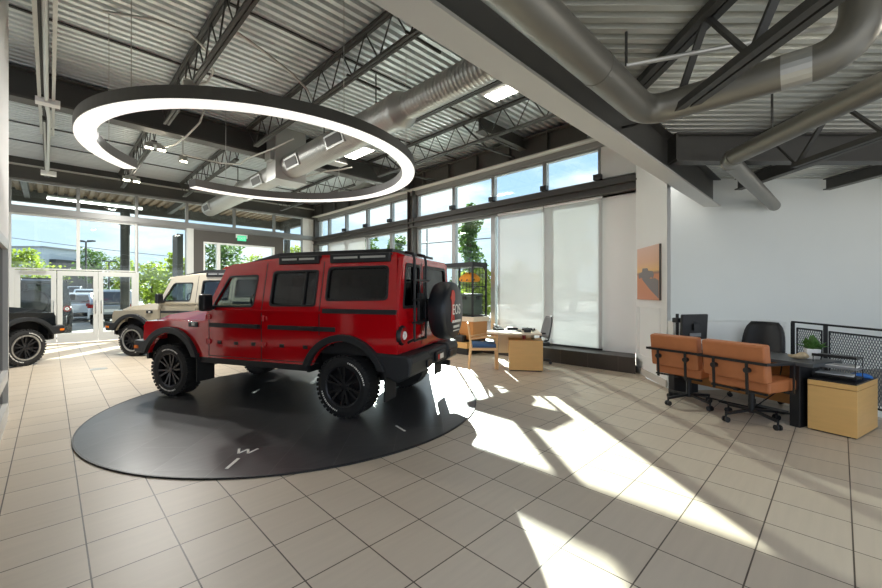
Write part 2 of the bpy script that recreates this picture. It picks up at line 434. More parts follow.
    fb = t.build('front_bumper', M['cladding'], P, bevel=.02)
    for s in (1,-1):
        t = MB(); t.box((2.15,s*.955,.69),(.085,.02,.045)); t.build('side_marker', M['amber'], fb, bevel=.005)
    t = MB()
    for y0, y1 in ((.93,.36),(-.80,-.36)):
        s = 1 if y0 > 0 else -1
        t.plate([(-1.90,.81),(-2.36,.79),(-2.39,.71),(-2.37,.56),(-2.20,.47),(-2.03,.54)], [], lambda a, z, k: (a - (0.0), (y0 if k == 0 else y1) , z))
    t.bb(-2.36,-2.13,-.36,.36,.57,.77)
    rb = t.build('rear_bumper', M['cladding'], P, bevel=.03)
    t = MB(); t.bb(-2.405,-2.365,-.16,.16,.60,.73); pl = t.build('plate_holder', M['black'], rb, bevel=.01)
    for k, (y, w) in enumerate(((.10,.05),(.02,.06),(-.05,.05))):
        t = MB(); t.bb(-2.408,-2.404,y-w/2,y+w/2,.63,.695); t.build('plate_print', M['redmark'] if k == 0 else M['white_mark'], pl)
    for y in (.42,-.42):
        t = MB(); t.bb(-2.41,-2.38,y-.07,y+.07,.59,.68); t.build('tow_bracket', M['rim'], rb, bevel=.01)
    # ---- lamps
    for s in (1,-1):
        t = MB(); t.lathe([(.115,.0),(.115,.03),(.10,.05)], (-2.19,s*.81,1.01), (-1,0,0), 28); lp = t.build('tail_lamp', M['black'], P, smooth=True)
        t = MB(); t.lathe([(.096,.05),(.092,.056),(.056,.058),(.054,.05)], (-2.19,s*.81,1.01), (-1,0,0), 28, closed=True); t.build('lens', M['taillens'], lp, smooth=True)
        t = MB(); t.lathe([(.05,.05),(.048,.062),(.022,.064),(.02,.05)], (-2.19,s*.81,1.01), (-1,0,0), 28, closed=True); t.build('reverse_lens', M['white'], lp, smooth=True)
        t = MB(); t.lathe([(.0,.015),(.022,.014)], (-2.23,s*.81,1.01), (-1,0,0), 20); t.build('lens', M['taillens'], lp)
        t = MB(); t.lathe([(.115,.0),(.115,.03),(.10,.04)], (2.05,s*.66,.92), (1,0,0), 28); hl = t.build('headlamp', M['black'], P, smooth=True)
        t = MB(); t.lathe([(.095,.04),(.06,.058),(0,.064)], (2.05,s*.66,.92), (1,0,0), 28); t.build('lens', M['chrome'], hl, smooth=True)
    t = MB(); t.bb(2.05,2.075,-.50,.50,.78,1.03)
    for i in range(5): t.bb(2.075,2.085,-.46,.46,.80+i*.045,.825+i*.045)
    t.build('grille', M['black'], P, bevel=.008)
    # ---- mirrors
    for s in (1,-1):
        t = MB(); t.box((.62,s*1.04,1.37),(.09,.18,.23), rz=s*.15); t.bb(.58,.68,s*.90,s*1.0,1.27,1.33)
        t.build('mirror', M['black'], P, bevel=.03)
    # ---- roof rails
    for s in (1,-1):
        for u0, u1 in ((-1.05,-.42),(-2.06,-1.22)):
            t = MB(); t.bb(u0,u1,s*.70,s*.822,1.875,1.985); rl = t.build('roof_rail', M['cladding'], P, bevel=.012)
            w = (u1-u0-.16)/2
            t = MB(); t.bb(u0+.06,u0+.06+w,s*.822,s*.827,1.925,1.95); t.bb(u1-.06-w,u1-.06,s*.822,s*.827,1.925,1.95); t.build('rail_slot', M['conduit'], rl)
    t = MB(); t.bb(-2.02,-.30,-.68,.68,1.985,2.045)
    t.loft([[(.40,-.6,1.91),(.40,.6,1.91),(.40,.6,1.925),(.40,-.6,1.925)],[(-.3,-.68,1.96),(-.3,.68,1.96),(-.3,.68,2.045),(-.3,-.68,2.045)]])
    t.build('roof_panel', M['black'], P, bevel=.008)
    # ---- rear ladder and spare wheel
    t = MB()
    for y in (.63,.27): t.tube([(-2.17,y,2.0),(-2.27,y,1.98),(-2.29,y,1.90),(-2.29,y,.95),(-2.20,y,.90)], .017, 8)
    t.tube([(-2.29,.63,.93),(-2.29,.27,.93)], .016, 8)
    for z in (1.15,1.42,1.66): t.bar((-2.30,.68,z),(-2.30,.22,z),.035,.025)
    t.build('rear_ladder', M['blackm'], P)
    t = MB(); t.cyl((-2.20,0,1.27),(-2.34,0,1.27),.13,20); t.bb(-2.34,-2.20,-.22,.22,1.17,1.37); t.build('spare_carrier', M['black'], P)
    t = MB(); t.lathe([(.0,0),(.30,0),(.355,.02),(.378,.07),(.382,.20),(.37,.245),(.345,.265),(.0,.275)], (-2.33,0,1.27), (-1,0,0), 48)
    cv = t.build('spare_cover', M['cover'], P, smooth=True)
    if spare_text:
        x = -2.608
        t = MB()
        t.plate([(-.06,1.50),(-.02,1.54),(.04,1.54),(.07,1.49),(.10,1.44),(.06,1.40),(.05,1.30),(.09,1.14),(.05,1.13),(.02,1.23),(-.02,1.12),(-.05,1.12),(-.03,1.26),(-.03,1.38),(-.07,1.42)], [], lambda y, z, k: (x+(0 if k == 0 else .008), y+.10, z))
        t.build('cover_figure', M['redmark'], cv)
        text_obj('cover_lettering', 'EOS', .19, M['white_mark'], cv, (x-.002,-.02,1.28), (R(90),0,R(-90)))
        t = MB()
        for z, w in ((1.13,.36),(1.06,.24),(1.01,.26)): 
            k = -w/2
            while k < w/2:
                l = random.uniform(.02,.05) if z > 1.02 else w
                t.bb(x-.001,x+.006,k-.03,min(k+l,w/2)-.03,z-.016 if z > 1.02 else z-.006,z+.016 if z > 1.02 else z+.006); k += l+.012
        t.build('cover_small_print', M['white_mark'], cv)
    t = MB(); t.bb(-2.24,-2.20,.22,.36,1.10,1.5); t.build('door_latch_panel', M['black'], P, bevel=.01)
    # ---- underside and cabin
    t = MB(); t.bb(-2.1,2.0,-.5,.5,.48,.62); t.bb(-.95,.95,-.86,.86,.55,.62)
    t.cyl((wu,-.75,.38),(wu,.75,.38),.05,10); t.cyl((-wu,-.75,.38),(-wu,.75,.38),.05,10)
    t.cyl((-wu,0,.38),(wu,.1,.42),.04,10); t.lathe([(.0,-.13),(.11,-.1),(.13,0),(.11,.1),(0,.13)], (-wu,0,.38), (1,0,0), 14)
    t.cyl((-1.6,-.45,.52),(-2.35,-.5,.48),.04,10)
    t.build('chassis', M['interior'], P)
    t = MB()
    for s in (1,-1): t.bb(-.93,.93,s*.80,s*.90,.52,.60)
    t.build('sill_guard', M['cladding'], P, bevel=.01)
    t = MB(); t.bb(-2.14,.75,-.84,.84,.75,.85); t.bb(.45,.70,-.82,.82,.85,1.30); t.bb(-2.14,-1.3,-.84,.84,.85,1.0)
    t.bb(.40,.47,-.15,.15,.9,1.34)
    for s in (1,-1):
        t.plate(up[:1]+[(0.50,1.80)]+[(-2.12,1.88),(-2.12,1.27)], [inset(w,-.02) for w in (fw,rw,qw)], lambda a, z, k: (a, s*(side_y(z)-.052-(.01 if k else 0)), z))
    t.build('dashboard', M['interior'], P)
    for y in (.40,-.40):
        for u in (-.25,-1.15):
            t = MB(); t.bb(u-.05,u+.48,y-.25,y+.25,.95,1.10); t.box((u-.10,y,1.32),(.14,.48,.58), m=Matrix.Rotation(-.2,3,'Y')); t.box((u-.17,y,1.66),(.09,.26,.16), m=Matrix.Rotation(-.1,3,'Y'))
            t.build('cabin_seat', M['seat'] if u < 0 else M['seat'], P, bevel=.03)
    sw = MB(); ctr = Vector((.28,.40,1.33)); n = Vector((-.9,0,.42)).normalized(); a = Vector((0,1,0)); c = n.cross(a)
    sw.tube([ctr+(a*math.cos(2*PI*i/24)+c*math.sin(2*PI*i/24))*.18 for i in range(25)], .016, 8)
    sw.cyl(ctr-n*.02, ctr+n*.02, .06, 14); sw.bar(ctr-a*.17, ctr+a*.17, .03, .015); sw.bar(ctr, ctr-c*.17, .03, .015); sw.bar(ctr, (.5,.4,1.2), .04,.04)
    sw.build('steering_wheel', M['black'], P)
    # ---- wheels
    w0 = wheel_meshes(rimmat, ringmat); w0.name = 'wheel'; w0.parent = P
    first = True
    for u, y, rz in ((wu,.805,0),(-wu,.805,0),(wu,-.805,PI),(-wu,-.805,PI)):
        w = w0 if first else copy_tree(w0, P); first = False
        w.location = (u, y, .377); w.rotation_euler = (0, random.uniform(0,6), rz)

car = thing('red_suv', 'glossy red boxy four door off-road wagon on the dark turntable', 'car', (2.704,5.935,.016), math.atan2(.905,-.4255))
make_wagon(car, M['red'], M['rim'], None)
h = R(45.31+80); d = (math.cos(h), math.sin(h)); l = (-d[1], d[0])
car2 = thing('sand_suv', 'sand beige off-road wagon with pale wheel rings standing behind the red wagon', 'car', (1.404-1.482*d[0]-.9*l[0], 11.843-1.482*d[1]-.9*l[1], 0), h)
make_wagon(car2, M['beige'], M['rim'], M['silver'], spare_text=False)
h = R(45.31-7); d = (math.cos(h), math.sin(h)); r_ = (d[1], -d[0])
car3 = thing('black_suv', 'glossy black wagon standing nose towards the doors behind the white partition, pale ringed front wheel', 'car', (-.418-1.482*d[0]-.9*r_[0]+.05, 11.874-1.482*d[1]-.9*r_[1]-.05, 0), h)
make_wagon(car3, M['carblack'], M['rim'], M['silver'], spare_text=False)
car4 = thing('dark_suv', 'dark wagon parked just outside the glass doors, rear end with spare wheel facing in', 'car', (-.40,20.6,-.06), R(90))
make_wagon(car4, M['carblack'], M['rim'], None, spare_text=False)
# ------------------------------------------------------------------ shell
M['flangelit'] = mat('floor-lit flange grey', (206,203,197), 0.5)  # webs stay dark; light bounced off the floor is coloured into these flanges
ZD = 5.27                     # underside of the high roof deck
LOW = 3.85                    # underside of the low roof deck
XW = 8.30; YE = 16.10
# floor (slab with the stair opening left out)
k0 = C(3.60,6.26); k1 = C(5.43,6.22)
fl_pts = [(-6.5,16.3),(8.45,16.3),(8.45,2.9),(k0.x+.55,k0.y+.5),(k0.x,k0.y),(k1.x,k1.y)]
for X, Y in ((5.36,4.8),(5.27,3.3),(5.2,0),(5.2,-3.5)):
    p = C(X,Y); fl_pts.append((p.x,p.y))
p = C(-8,-3.5); fl_pts.append((p.x,p.y)); fl_pts.append((-6.5,4))
fo = MB().zprism(fl_pts, -.25, 0.0).build('floor', M['floor']); struct(fo, 'beige square porcelain tile showroom floor')
# turntable flush in the floor
DC = (2.60, 5.40)
t = thing('turntable', 'large round charcoal tiled turntable under the red wagon', 'turntable', (DC[0],DC[1],0))
MB().lathe([(0,0),(2.43,0),(2.43,.014),(0,.014)], seg=128).build('turntable_plate', M['disc'], t)
MB().lathe([(2.43,0),(2.446,0),(2.446,.016),(2.43,.016)], seg=128, closed=True).build('rim_band', M['black'], t)
def onT(px, py):
    Y = 395.2*EYE/(py-291.3); X = (px-441)/395.2*Y; w = C(X,Y); return Vector((w.x-DC[0], w.y-DC[1], .0155))
a = onT(226.5,470.5); b = onT(238.5,460)
MB().bar(a,b,.028,.003).build('compass_tick', M['white_mark'], t)
c = onT(246,452.5); dr = (b-a).normalized(); sd = Vector((dr.y,-dr.x,0))
mw = MB()
zz = [(-.09,.055),(-.045,-.055),(0,.045),(.045,-.055),(.09,.055)]
for (p0, p1) in zip(zz, zz[1:]): mw.bar(c+sd*p0[0]+dr*p0[1], c+sd*p1[0]+dr*p1[1], .022, .003)
mw.build('compass_letter', M['white_mark'], t)
a = onT(396,427); b = onT(405,432.5); MB().bar(a,b,.022,.003).build('compass_tick', M['white_mark'], t)
c = onT(402,423.5); dr = (a-b).normalized(); sd = Vector((dr.y,-dr.x,0)); mw = MB()
zz = [(.05,.05),(-.05,.05),(-.05,0),(.05,0),(.05,-.05),(-.05,-.05)]

# ---- plinth under the window wall
pl = MB().plate([(7.74,9.2),(8.45,9.2),(8.45,2.93),(7.74,2.68)], [], lambda x, y, k: (x, y, .298 if k == 0 else 0.0)).build('plinth', M['plinth']); struct(pl)
pl2 = MB().bb(7.95,8.45,9.2,16.1,0,.30).build('plinth', M['plinth']); struct(pl2)

# ---- window wall (x = 8.3): bays between mullions, lower and clerestory
mul = [15.85,15.0,13.65,12.2,10.75,9.72]
mul2 = [9.40,7.82,6.40,4.88,3.56]
winno = [0]
def window(axis, const, a0, a1, z0, z1, fmat, fw=.07, dep=.12, glassmat=None):
    winno[0] += 1
    f = MB()
    def bx(p0,p1,q0,q1):
        if axis == 'x': f.bb(const-dep/2, const+dep/2, p0, p1, q0, q1)
        else: f.bb(p0, p1, const-dep/2, const+dep/2, q0, q1)
    h = fw/2
    bx(a0,a0+h,z0,z1); bx(a1-h,a1,z0,z1); bx(a0+h,a1-h,z0,z0+h); bx(a0+h,a1-h,z1-h,z1)
    o = f.build('window_%d' % winno[0], fmat); struct(o)
    g = MB()
    if axis == 'x': g.bb(const-.006,const+.006,a0+h,a1-h,z0+h,z1-h)
    else: g.bb(a0+h,a1-h,const-.006,const+.006,z0+h,z1-h)
    go = g.build('glass', glassmat or M['glass'], o); go['kind'] = 'structure'
    return o
for L_ in (mul, mul2):
    for y1, y0 in zip(L_, L_[1:]):
        window('x', XW, y0, y1, .295, 3.55, M['mullion'], .13)
        window('x', XW, y0, y1, 3.84, 4.58, M['mullion'], .10)
# transom beam with flanges, head, girder
o = MB().bb(8.12,8.20,2.6,16.0,3.56,3.84).bb(8.06,8.34,2.6,16.0,3.54,3.575).bb(8.02,8.34,2.6,16.0,3.69,3.72).bb(8.19,8.36,2.6,16.0,3.82,3.86).build('beam_transom', M['steel']); struct(o)
o = MB().bb(8.18,8.38,2.4,16.1,4.58,4.75).build('wall_head', M['mullion']); struct(o)
o = MB().bb(8.12,8.15,1.9,16.1,4.74,5.16).bb(8.0,8.28,1.9,16.1,5.16,5.19).build('beam_girder', M['steel']); struct(o)
struct(MB().bb(8.0,8.28,1.9,16.1,4.70,4.735).build('bottom_flange', M['flangelit'], o))
g = MB()
for y in [2.6+1.05*i for i in range(13)]: g.bb(8.02,8.12,y-.012,y+.012,4.735,5.16)
struct(g.build('beam_stiffener', M['steel'], o))
o = MB().bb(8.25,8.45,1.9,16.2,4.74,5.6).build('wall_right_upper', M['steel']); struct(o)
o = MB().bb(8.26,8.45,2.3,3.56,.3,3.55).bb(8.26,8.45,1.9,3.56,3.84,4.75).bb(8.26,8.45,2.3,3.56,3.5,3.9).build('wall_right', M['wall']); struct(o)
o = MB().bb(8.26,8.45,15.85,16.1,.3,4.75).build('trim_1', M['wall']); struct(o)
# columns
for i, (x, y) in enumerate(((8.2,9.56),(8.18,15.95))):
    o = MB().bb(x-.13,x+.13,y-.13,y-.11,0,5.2).bb(x-.13,x+.13,y+.11,y+.13,0,5.2).bb(x-.012,x+.012,y-.11,y+.11,0,5.2).build('column', M['steel']); struct(o)
# window actuators at the clerestory mullions
actn = 0
for y in (13.65,12.2,10.75,7.82,6.40,4.88,3.62):
    o = MB().bb(8.08,8.2,y-.13,y+.03,3.862,3.98).build('window_actuator', M['black'], bevel=.01)
    lab = {13.65:'black actuator box on the clerestory sill nearest the far corner of the room',12.2:'black actuator box on the clerestory sill, second from the far corner',10.75:'black actuator box on the clerestory sill just beyond the steel column',
           7.82:'black actuator box on the clerestory sill, first on this side of the steel column',6.40:'black actuator box on the clerestory sill above the left edge of the pale screens',4.88:'black actuator box on the clerestory sill above the join between the two pale screens',3.62:'black actuator box on the clerestory sill at its white wall end'}[y]
    tag(o, lab, 'actuator', 'actuator boxes on the clerestory sill')
# roller shades
for y0, y1, lab in ((4.90,6.20,'pale roller screen behind the small office table, further of the pair'),(3.50,4.86,'pale roller screen beside the white wall, nearer of the pair')):
    t = thing('roller_shade', lab, 'blind', (8.2,(y0+y1)/2,0), 0, 'large lowered roller screens')
    w = (y1-y0)/2
    MB().bb(-.004,.004,-w,w,.34,3.50).build('shade_fabric', M['shade'], t)
    MB().bb(-.02,.02,-w,w,.31,.34).build('hem_bar', M['black'], t)
    MB().cyl((0,-w,3.51),(0,w,3.51),.028,12).build('roller_tube', M['white'], t)
t = thing('roller_shade', 'pale roller screen lowered in the far corner beyond the red wagon roof', 'blind', (8.2,14.0,0), 0)
MB().bb(-.004,.004,-1.75,.9,.36,3.54).build('shade_fabric', M['shade'], t); MB().bb(-.02,.02,-1.75,.9,.32,.36).build('hem_bar', M['black'], t)

# ---- entrance wall (y = 16.1)
ex = [-6.4,-5.0,-3.6,-2.2,-.80,.60,2.0,3.40]
for x0, x1 in zip(ex, ex[1:]):
    if x0 < -.9 or x0 > 1.9: window('y', YE, x0, x1, .05, 3.72, M['mullion'], .08)
    else: window('y', YE, x0, x1, 2.16, 3.72, M['doorframe'], .08)
    window('y', YE, x0, x1, 3.90, 4.66, M['mullion'], .08)
for x0, x1 in ((3.40,4.94),(4.94,6.43),(6.43,7.62)): window('y', YE, x0, x1, 3.90, 4.66, M['mullion'], .08)
window('y', YE, 6.75, 7.62, .05, 3.72, M['mullion'], .08)
o = MB().bb(7.62,8.1,16.04,16.16,0,3.72).bb(7.62,8.1,16.04,16.16,3.9,4.66).build('trim_2', M['wall']); struct(o)
o = MB().bb(-6.5,8.3,15.98,16.2,3.72,3.90).bb(-6.5,8.3,15.94,16.0,3.76,3.79).build('beam_transom', M['mullion']); struct(o)
o = MB().bb(-6.5,8.3,16.02,16.2,4.64,4.74).build('trim_3', M['mullion']); struct(o)
o = MB().bb(-6.5,8.3,16.0,16.25,4.72,5.6).bb(-6.5,8.3,15.9,16.1,4.66,4.70).build('wall_entrance_upper', M['steel']); struct(o)
o = MB().bb(-6.5,8.1,15.84,16.0,5.03,5.055).build('trim_4', M['conduit']); struct(o)
# glass doors
for i, (x0, x1, hs) in enumerate(((-.70,.13,1),(.15,1.05,1),(1.06,1.98,-1))):
    f = MB()
    f.bb(x0,x0+.11,16.06,16.12,.02,2.14).bb(x1-.11,x1,16.06,16.12,.02,2.14).bb(x0+.11,x1-.11,16.06,16.12,.02,.30).bb(x0+.11,x1-.11,16.06,16.12,2.0,2.14)
    o = f.build('door_%d' % (i+1), M['doorframe'], bevel=.004); struct(o)
    g = MB().bb(x0+.11,x1-.11,16.085,16.095,.30,2.0).build('glass', M['glass'], o); g['kind'] = 'structure'
    hx = x1-.06 if hs > 0 else x0+.06
    hn = MB().tube([(hx,16.06,.85),(hx,16.0,.87),(hx,16.0,1.25),(hx,16.06,1.27)], .014, 8).build('door_handle', M['chrome'], o); hn['kind'] = 'structure'
    if i == 0:
        c_ = MB().bb(x0+.12,x0+.62,15.98,16.06,2.07,2.13).build('door_closer', M['silver'], o, bevel=.006); c_['kind'] = 'structure'
o = MB().bb(-.80,-.70,16.04,16.15,0,2.16).bb(1.98,2.05,16.04,16.15,0,2.16).build('trim_5', M['doorframe']); struct(o)
# dark portal with white framed window
M['portal'] = mat('dark taupe panel', (86,82,78), 0.6)
o = MB().plate([(3.55,0),(6.72,0),(6.72,3.70),(3.55,3.70)], [[(3.86,.9),(6.36,.9),(6.36,3.30),(3.86,3.30)]], lambda x, z, k: (x, 15.86 if k == 0 else 16.08, z)).build('wall_portal', M['portal']); struct(o)
window('y', 15.95, 3.86, 4.35, .9, 3.30, M['white'], .10, .2); window('y', 15.95, 4.35, 6.36, .9, 3.30, M['white'], .10, .2)
o = MB().bb(3.36,3.55,15.82,16.0,0,3.72).build('trim_6', M['doorframe']); struct(o)
# exit sign
t = thing('exit_sign', 'small green EXIT sign at the top of the dark portal', 'sign', (5.12,15.82,3.55))
MB().bb(-.20,.20,-.02,.03,.06,.12).bb(-.20,-.16,-.02,.03,-.02,.06).bb(.16,.20,-.02,.03,-.02,.06).build('sign_bracket', M['white'], t)
M['exitgreen'] = mat('lit exit face', (70,190,140), 0.4, emit=(70,200,150), estr=.5)
MB().bb(-.15,.15,-.03,.02,-.12,.07).build('sign_face', M['exitgreen'], t)
text_obj('sign_letters', 'EXIT', .13, M['white_mark'], t, (0,-.034,-.03), (R(90),0,0))

# ---- white storefront partition on the left
f = MB()
f.bb(-.49,-.37,6.98,7.36,0,ZD)
f.bb(-.49,-.37,2.0,6.98,2.14,ZD)
f.bb(-.49,-.37,2.0,2.2,0,2.14)
o = f.build('wall_left', M['wall']); struct(o)
window('x', -.40, 4.6, 6.98, .12, 2.14, M['doorframe'], .22, .10, glass('dark reflective glass', (40,44,48), .1))
window('x', -.40, 2.2, 4.6, .12, 2.14, M['doorframe'], .22, .10, bpy.data.materials['dark reflective glass'])
for y0, y1 in ((4.6,6.98),(2.2,4.6)):
    o = MB().bb(-.45,-.35,y0,y1,.50,.62).build('trim_7', M['doorframe']); struct(o)
o = MB().bb(-.47,-.36,2.2,6.98,0,.12).build('baseboard_left', M['doorframe']); struct(o)

# ---- pillar with picture, stair wall, knee wall
P1 = Vector((7.03,1.955,0)); P2 = Vector((8.05,2.78,0)); pd = (P2-P1).normalized(); pn = Vector((pd.y,-pd.x,0))
P2e = P2.copy(); rd2 = P2.normalized(); rd1 = P1.normalized()
qa = P2+rd2*.25; qb = P1+rd1*.35; k_ = (2.0-P1.y)/pd.y; Pm = P1+pd*k_
f = MB().zprism([(Pm.x,Pm.y),(P2.x,P2.y),(qa.x,qa.y),(qb.x+.2,qb.y)], 0, 5.2).zprism([(P1.x,P1.y),(Pm.x,Pm.y),(qb.x+.2,qb.y),(qb.x,qb.y)], 0, 3.28)
o = f.build('wall_pillar', M['wall']); struct(o)
f = MB(); f.bar(P1-pn*.012+Vector((0,0,.055)), P2e-pn*.012+Vector((0,0,.055)), .024, .11)
M['base'] = mat('pale baseboard', (206,200,190), 0.5)
o = f.build('baseboard_right', M['base']); struct(o)
f = MB()
q = P1+pd*.25-pn*.006; q2 = P1+pd*1.15-pn*.006
for z0, z1 in ((.35,1.25),):
    f.bar(q+Vector((0,0,z0)), q2+Vector((0,0,z0)), .012, .02); f.bar(q+Vector((0,0,z1)), q2+Vector((0,0,z1)), .012, .02)
    f.bar(q+Vector((0,0,z0)), q+Vector((0,0,z1)), .02, .012, up=(pn.x,pn.y,0)); f.bar(q2+Vector((0,0,z0)), q2+Vector((0,0,z1)), .02, .012, up=(pn.x,pn.y,0))
o = f.build('trim_8', M['wall']); struct(o)
# canvas picture
M['sunset'] = mat('canvas print', (226,158,110), 0.7)
nt = M['sunset'].node_tree; bs = nt.nodes['Principled BSDF']
tc = nt.nodes.new('ShaderNodeTexCoord'); sp = nt.nodes.new('ShaderNodeSeparateXYZ'); cr = nt.nodes.new('ShaderNodeValToRGB')
nt.links.new(tc.outputs['Generated'], sp.inputs[0]); nt.links.new(sp.outputs['Z'], cr.inputs[0]); nt.links.new(cr.outputs[0], bs.inputs['Base Color'])
e = cr.color_ramp; e.elements[0].position = 0; e.elements[0].color = lin((214,150,122)); e.elements[1].position = 1; e.elements[1].color = lin((226,192,176))
for pos, c in ((.46,(220,152,116)),(.50,(170,136,122)),(.54,(240,196,136)),(.72,(230,186,158))):
    k = e.elements.new(pos); k.color = lin(c)
pa = P1+pd*.20; pb = P1+pd*1.14; pc = (pa+pb)/2-pn*.02
t = thing('canvas_picture', 'sunset coloured canvas print of a vehicle hanging on the white pillar wall', 'picture', (pc.x,pc.y,1.88), math.atan2(pd.y,pd.x))
w = (pb-pa).length/2
MB().bb(-w,w,-.018,.02,-.49,.45).build('canvas', M['sunset'], t)
M['dusk'] = mat('grey blue print', (140,134,134), 0.7)
# the visible face is local +Y (photographer side)
MB().plate([(-.58*w,-.05),(-.45*w,.01),(-.1*w,.02),(.0*w,.07),(.45*w,.075),(.5*w,.01),(.78*w,-.01),(.84*w,-.07),(.76*w,-.11),(.58*w,-.085),(.44*w,-.12),(-.2*w,-.12),(-.32*w,-.09),(-.5*w,-.12)], [], lambda x, z, k: (x, .023 if k == 0 else .018, z)).build('printed_vehicle', M['dusk'], t)
MB().plate([(-.7*w,-.12),(.5*w,-.12),(-.2*w,-.30),(-.98*w,-.46),(-.98*w,-.16)], [], lambda x, z, k: (x, .022 if k == 0 else .018, z)).build('printed_shadow', M['dusk'], t)
MB().bb(-w-.003,-w+.004,-.015,.018,-.49,.45).build('canvas_edge', M['portal'], t)
t = tag(MB().box((0,0,0),(.07,.012,.12)).build('light_switch', M['white'], None, bevel=.004), 'small white switch plate on the white pillar edge left of the canvas', 'switch'); t.location = P2-pd*.06-pn*.012+Vector((0,0,1.2)); t.rotation_euler = (0,0,math.atan2(pd.y,pd.x))
o = MB().bar((8.28,2.45,1.6),(8.85,3.0,1.6),.08,4.6).build('wall_return', M['wall']); struct(o)  # hidden piece added to stop sky light leaking past the pillar
def cbar(mb, X0, Y0, z0, X1, Y1, z1, w, h): return mb.bar(C(X0,Y0,z0), C(X1,Y1,z1), w, h)
WD = 8.15
o = cbar(MB(), 4.10, WD+.1, .55, 12.5, WD+.1, .55, .2, 6.7).build('wall_stair', M['wallgrey']); struct(o)
o = cbar(MB(), 12.4, WD, -.9, 12.4, 2.0, -.9, .2, 3.8).build('wall_stair_side', M['wallgrey']); struct(o)  # unseen; upper part left off to let sky light onto the stair wall
o = cbar(MB(), 3.62, 6.24, -.9, 5.38, 6.24, -.9, .14, 3.94).build('wall_knee', M['wallgrey']); struct(o)
o = MB().zprism([tuple(C(3,9)[:2]),tuple(C(12.5,9)[:2]),tuple(C(12.5,-3)[:2]),tuple(C(5,-3)[:2]),tuple(C(5,6)[:2]),tuple(C(3,6)[:2])], -2.9, -2.8).build('floor_lower', M['wallgrey']); struct(o)  # unseen; added to keep light from coming up the stairwell

# ---- railing with expanded metal
t = thing('stair_railing', 'dark steel railing with expanded metal infill beside the desk', 'railing', tuple(C(5.43,6.1)))
og = C(5.43,6.1)
def Lc(X,Y,z=0): return C(X,Y,z)-og
def railX(Y): return 5.43-(6.1-Y)*.071
M['meshmetal'] = mat('expanded metal', (92,98,102), 0.45, 0.3)
MB().bar(Lc(railX(6.1),6.1,1.07), Lc(railX(1.0),1.0,1.07), .05, .025).build('top_rail', M['blackm'], t)
for Y in (6.1,5.54,4.2,2.8,1.4):
    MB().bar(Lc(railX(Y),Y,0), Lc(railX(Y),Y,1.06), .05, .03).build('post', M['blackm'], t)
for ya, yb in ((6.02,5.60),(5.48,4.26),(4.14,2.86)):
    m_ = MB(); n = 0
    zb, zt = .10, .98; H_ = zt-zb; p_ = .036; Ln = ya-yb
    def pt(s, z): return Lc(railX(ya-s), ya-s, z)
    k = -H_/1.9
    while k < Ln:
        for sgn in (1,-1):
            s0, s1 = k, k+H_/1.9; z0, z1 = (zb, zt) if sgn > 0 else (zt, zb)
            def clip(s0,z0,s1,z1):
                if s0 < 0: z0 = z0+(z1-z0)*(0-s0)/(s1-s0); s0 = 0
                if s1 > Ln: z1 = z0+(z1-z0)*(Ln-s0)/(s1-s0); s1 = Ln
                return s0,z0,s1,z1
            a0, b0, a1, b1 = clip(s0,z0,s1,z1)
            if a1-a0 > .01: m_.bar(pt(a0,b0), pt(a1,b1), .004, .0075)
        k += p_
    m_.build('mesh_infill', M['meshmetal'], t)
    f = MB()
    for z in (zb,zt): f.bar(pt(0,z), pt(Ln,z), .02, .02)
    for s_ in (0,Ln): f.bar(pt(s_,zb), pt(s_,zt), .02, .02)
    f.build('infill_frame', M['blackm'], t)

# ------------------------------------------------------------------ roof structure
def deck(mb, p0, along, across, L_, n, pitch, z, depth=.075):
    prof = [(0,depth),(.30*pitch,depth),(.42*pitch,0),(.88*pitch,0),(1.0*pitch,depth)]
    pts = []
    for i in range(n):
        for q, (a, zz) in enumerate(prof):
            if q == 0 and i > 0: continue
            pts.append((i*pitch+a, z+zz))
    A = mb.vs([p0+across*a+Vector((0,0,zz)) for a, zz in pts]); B = mb.vs([p0+across*a+along*L_+Vector((0,0,zz)) for a, zz in pts])
    for i in range(len(pts)-1): mb.bm.faces.new([A[i],A[i+1],B[i+1],B[i]])
    return mb
mb = deck(MB(), Vector((-6.5,1.85,0)), Vector((1,0,0)), Vector((0,1,0)), 14.95, 97, .148, ZD)
o = mb.build('ceiling_deck_high', M['deck']); struct(o)
o = MB().bb(-6.5,8.45,1.85,16.3,ZD+.08,ZD+.2).build('roof_slab', M['steel_d']); struct(o)
mb = deck(MB(), C(-7,-.3), RDIR, FDIR, 22, 60, .143, LOW)
geom = mb.bm.verts[:]+mb.bm.edges[:]+mb.bm.faces[:]
bmesh.ops.bisect_plane(mb.bm, geom=geom, plane_co=(0,1.86,0), plane_no=(0,1,0), clear_outer=True)
M['deck_low'] = mat('warm grey galvanised deck', (212,212,204), 0.34, 0.55, noise=0.14, nscale=1.2)  # slightly darker and warmer than the high deck
o = mb.build('ceiling_deck_low', M['deck_low']); struct(o)
mb = MB().zprism([tuple(C(-7,-.3)[:2]),tuple(C(15,-.3)[:2]),tuple(C(15,8.3)[:2]),tuple(C(3,8.3)[:2])], LOW+.08, LOW+.2)
geom = mb.bm.verts[:]+mb.bm.edges[:]+mb.bm.faces[:]
bmesh.ops.bisect_plane(mb.bm, geom=geom, plane_co=(0,1.86,0), plane_no=(0,1,0), clear_outer=True)
o = mb.build('roof_slab_low', M['steel_d']); struct(o)
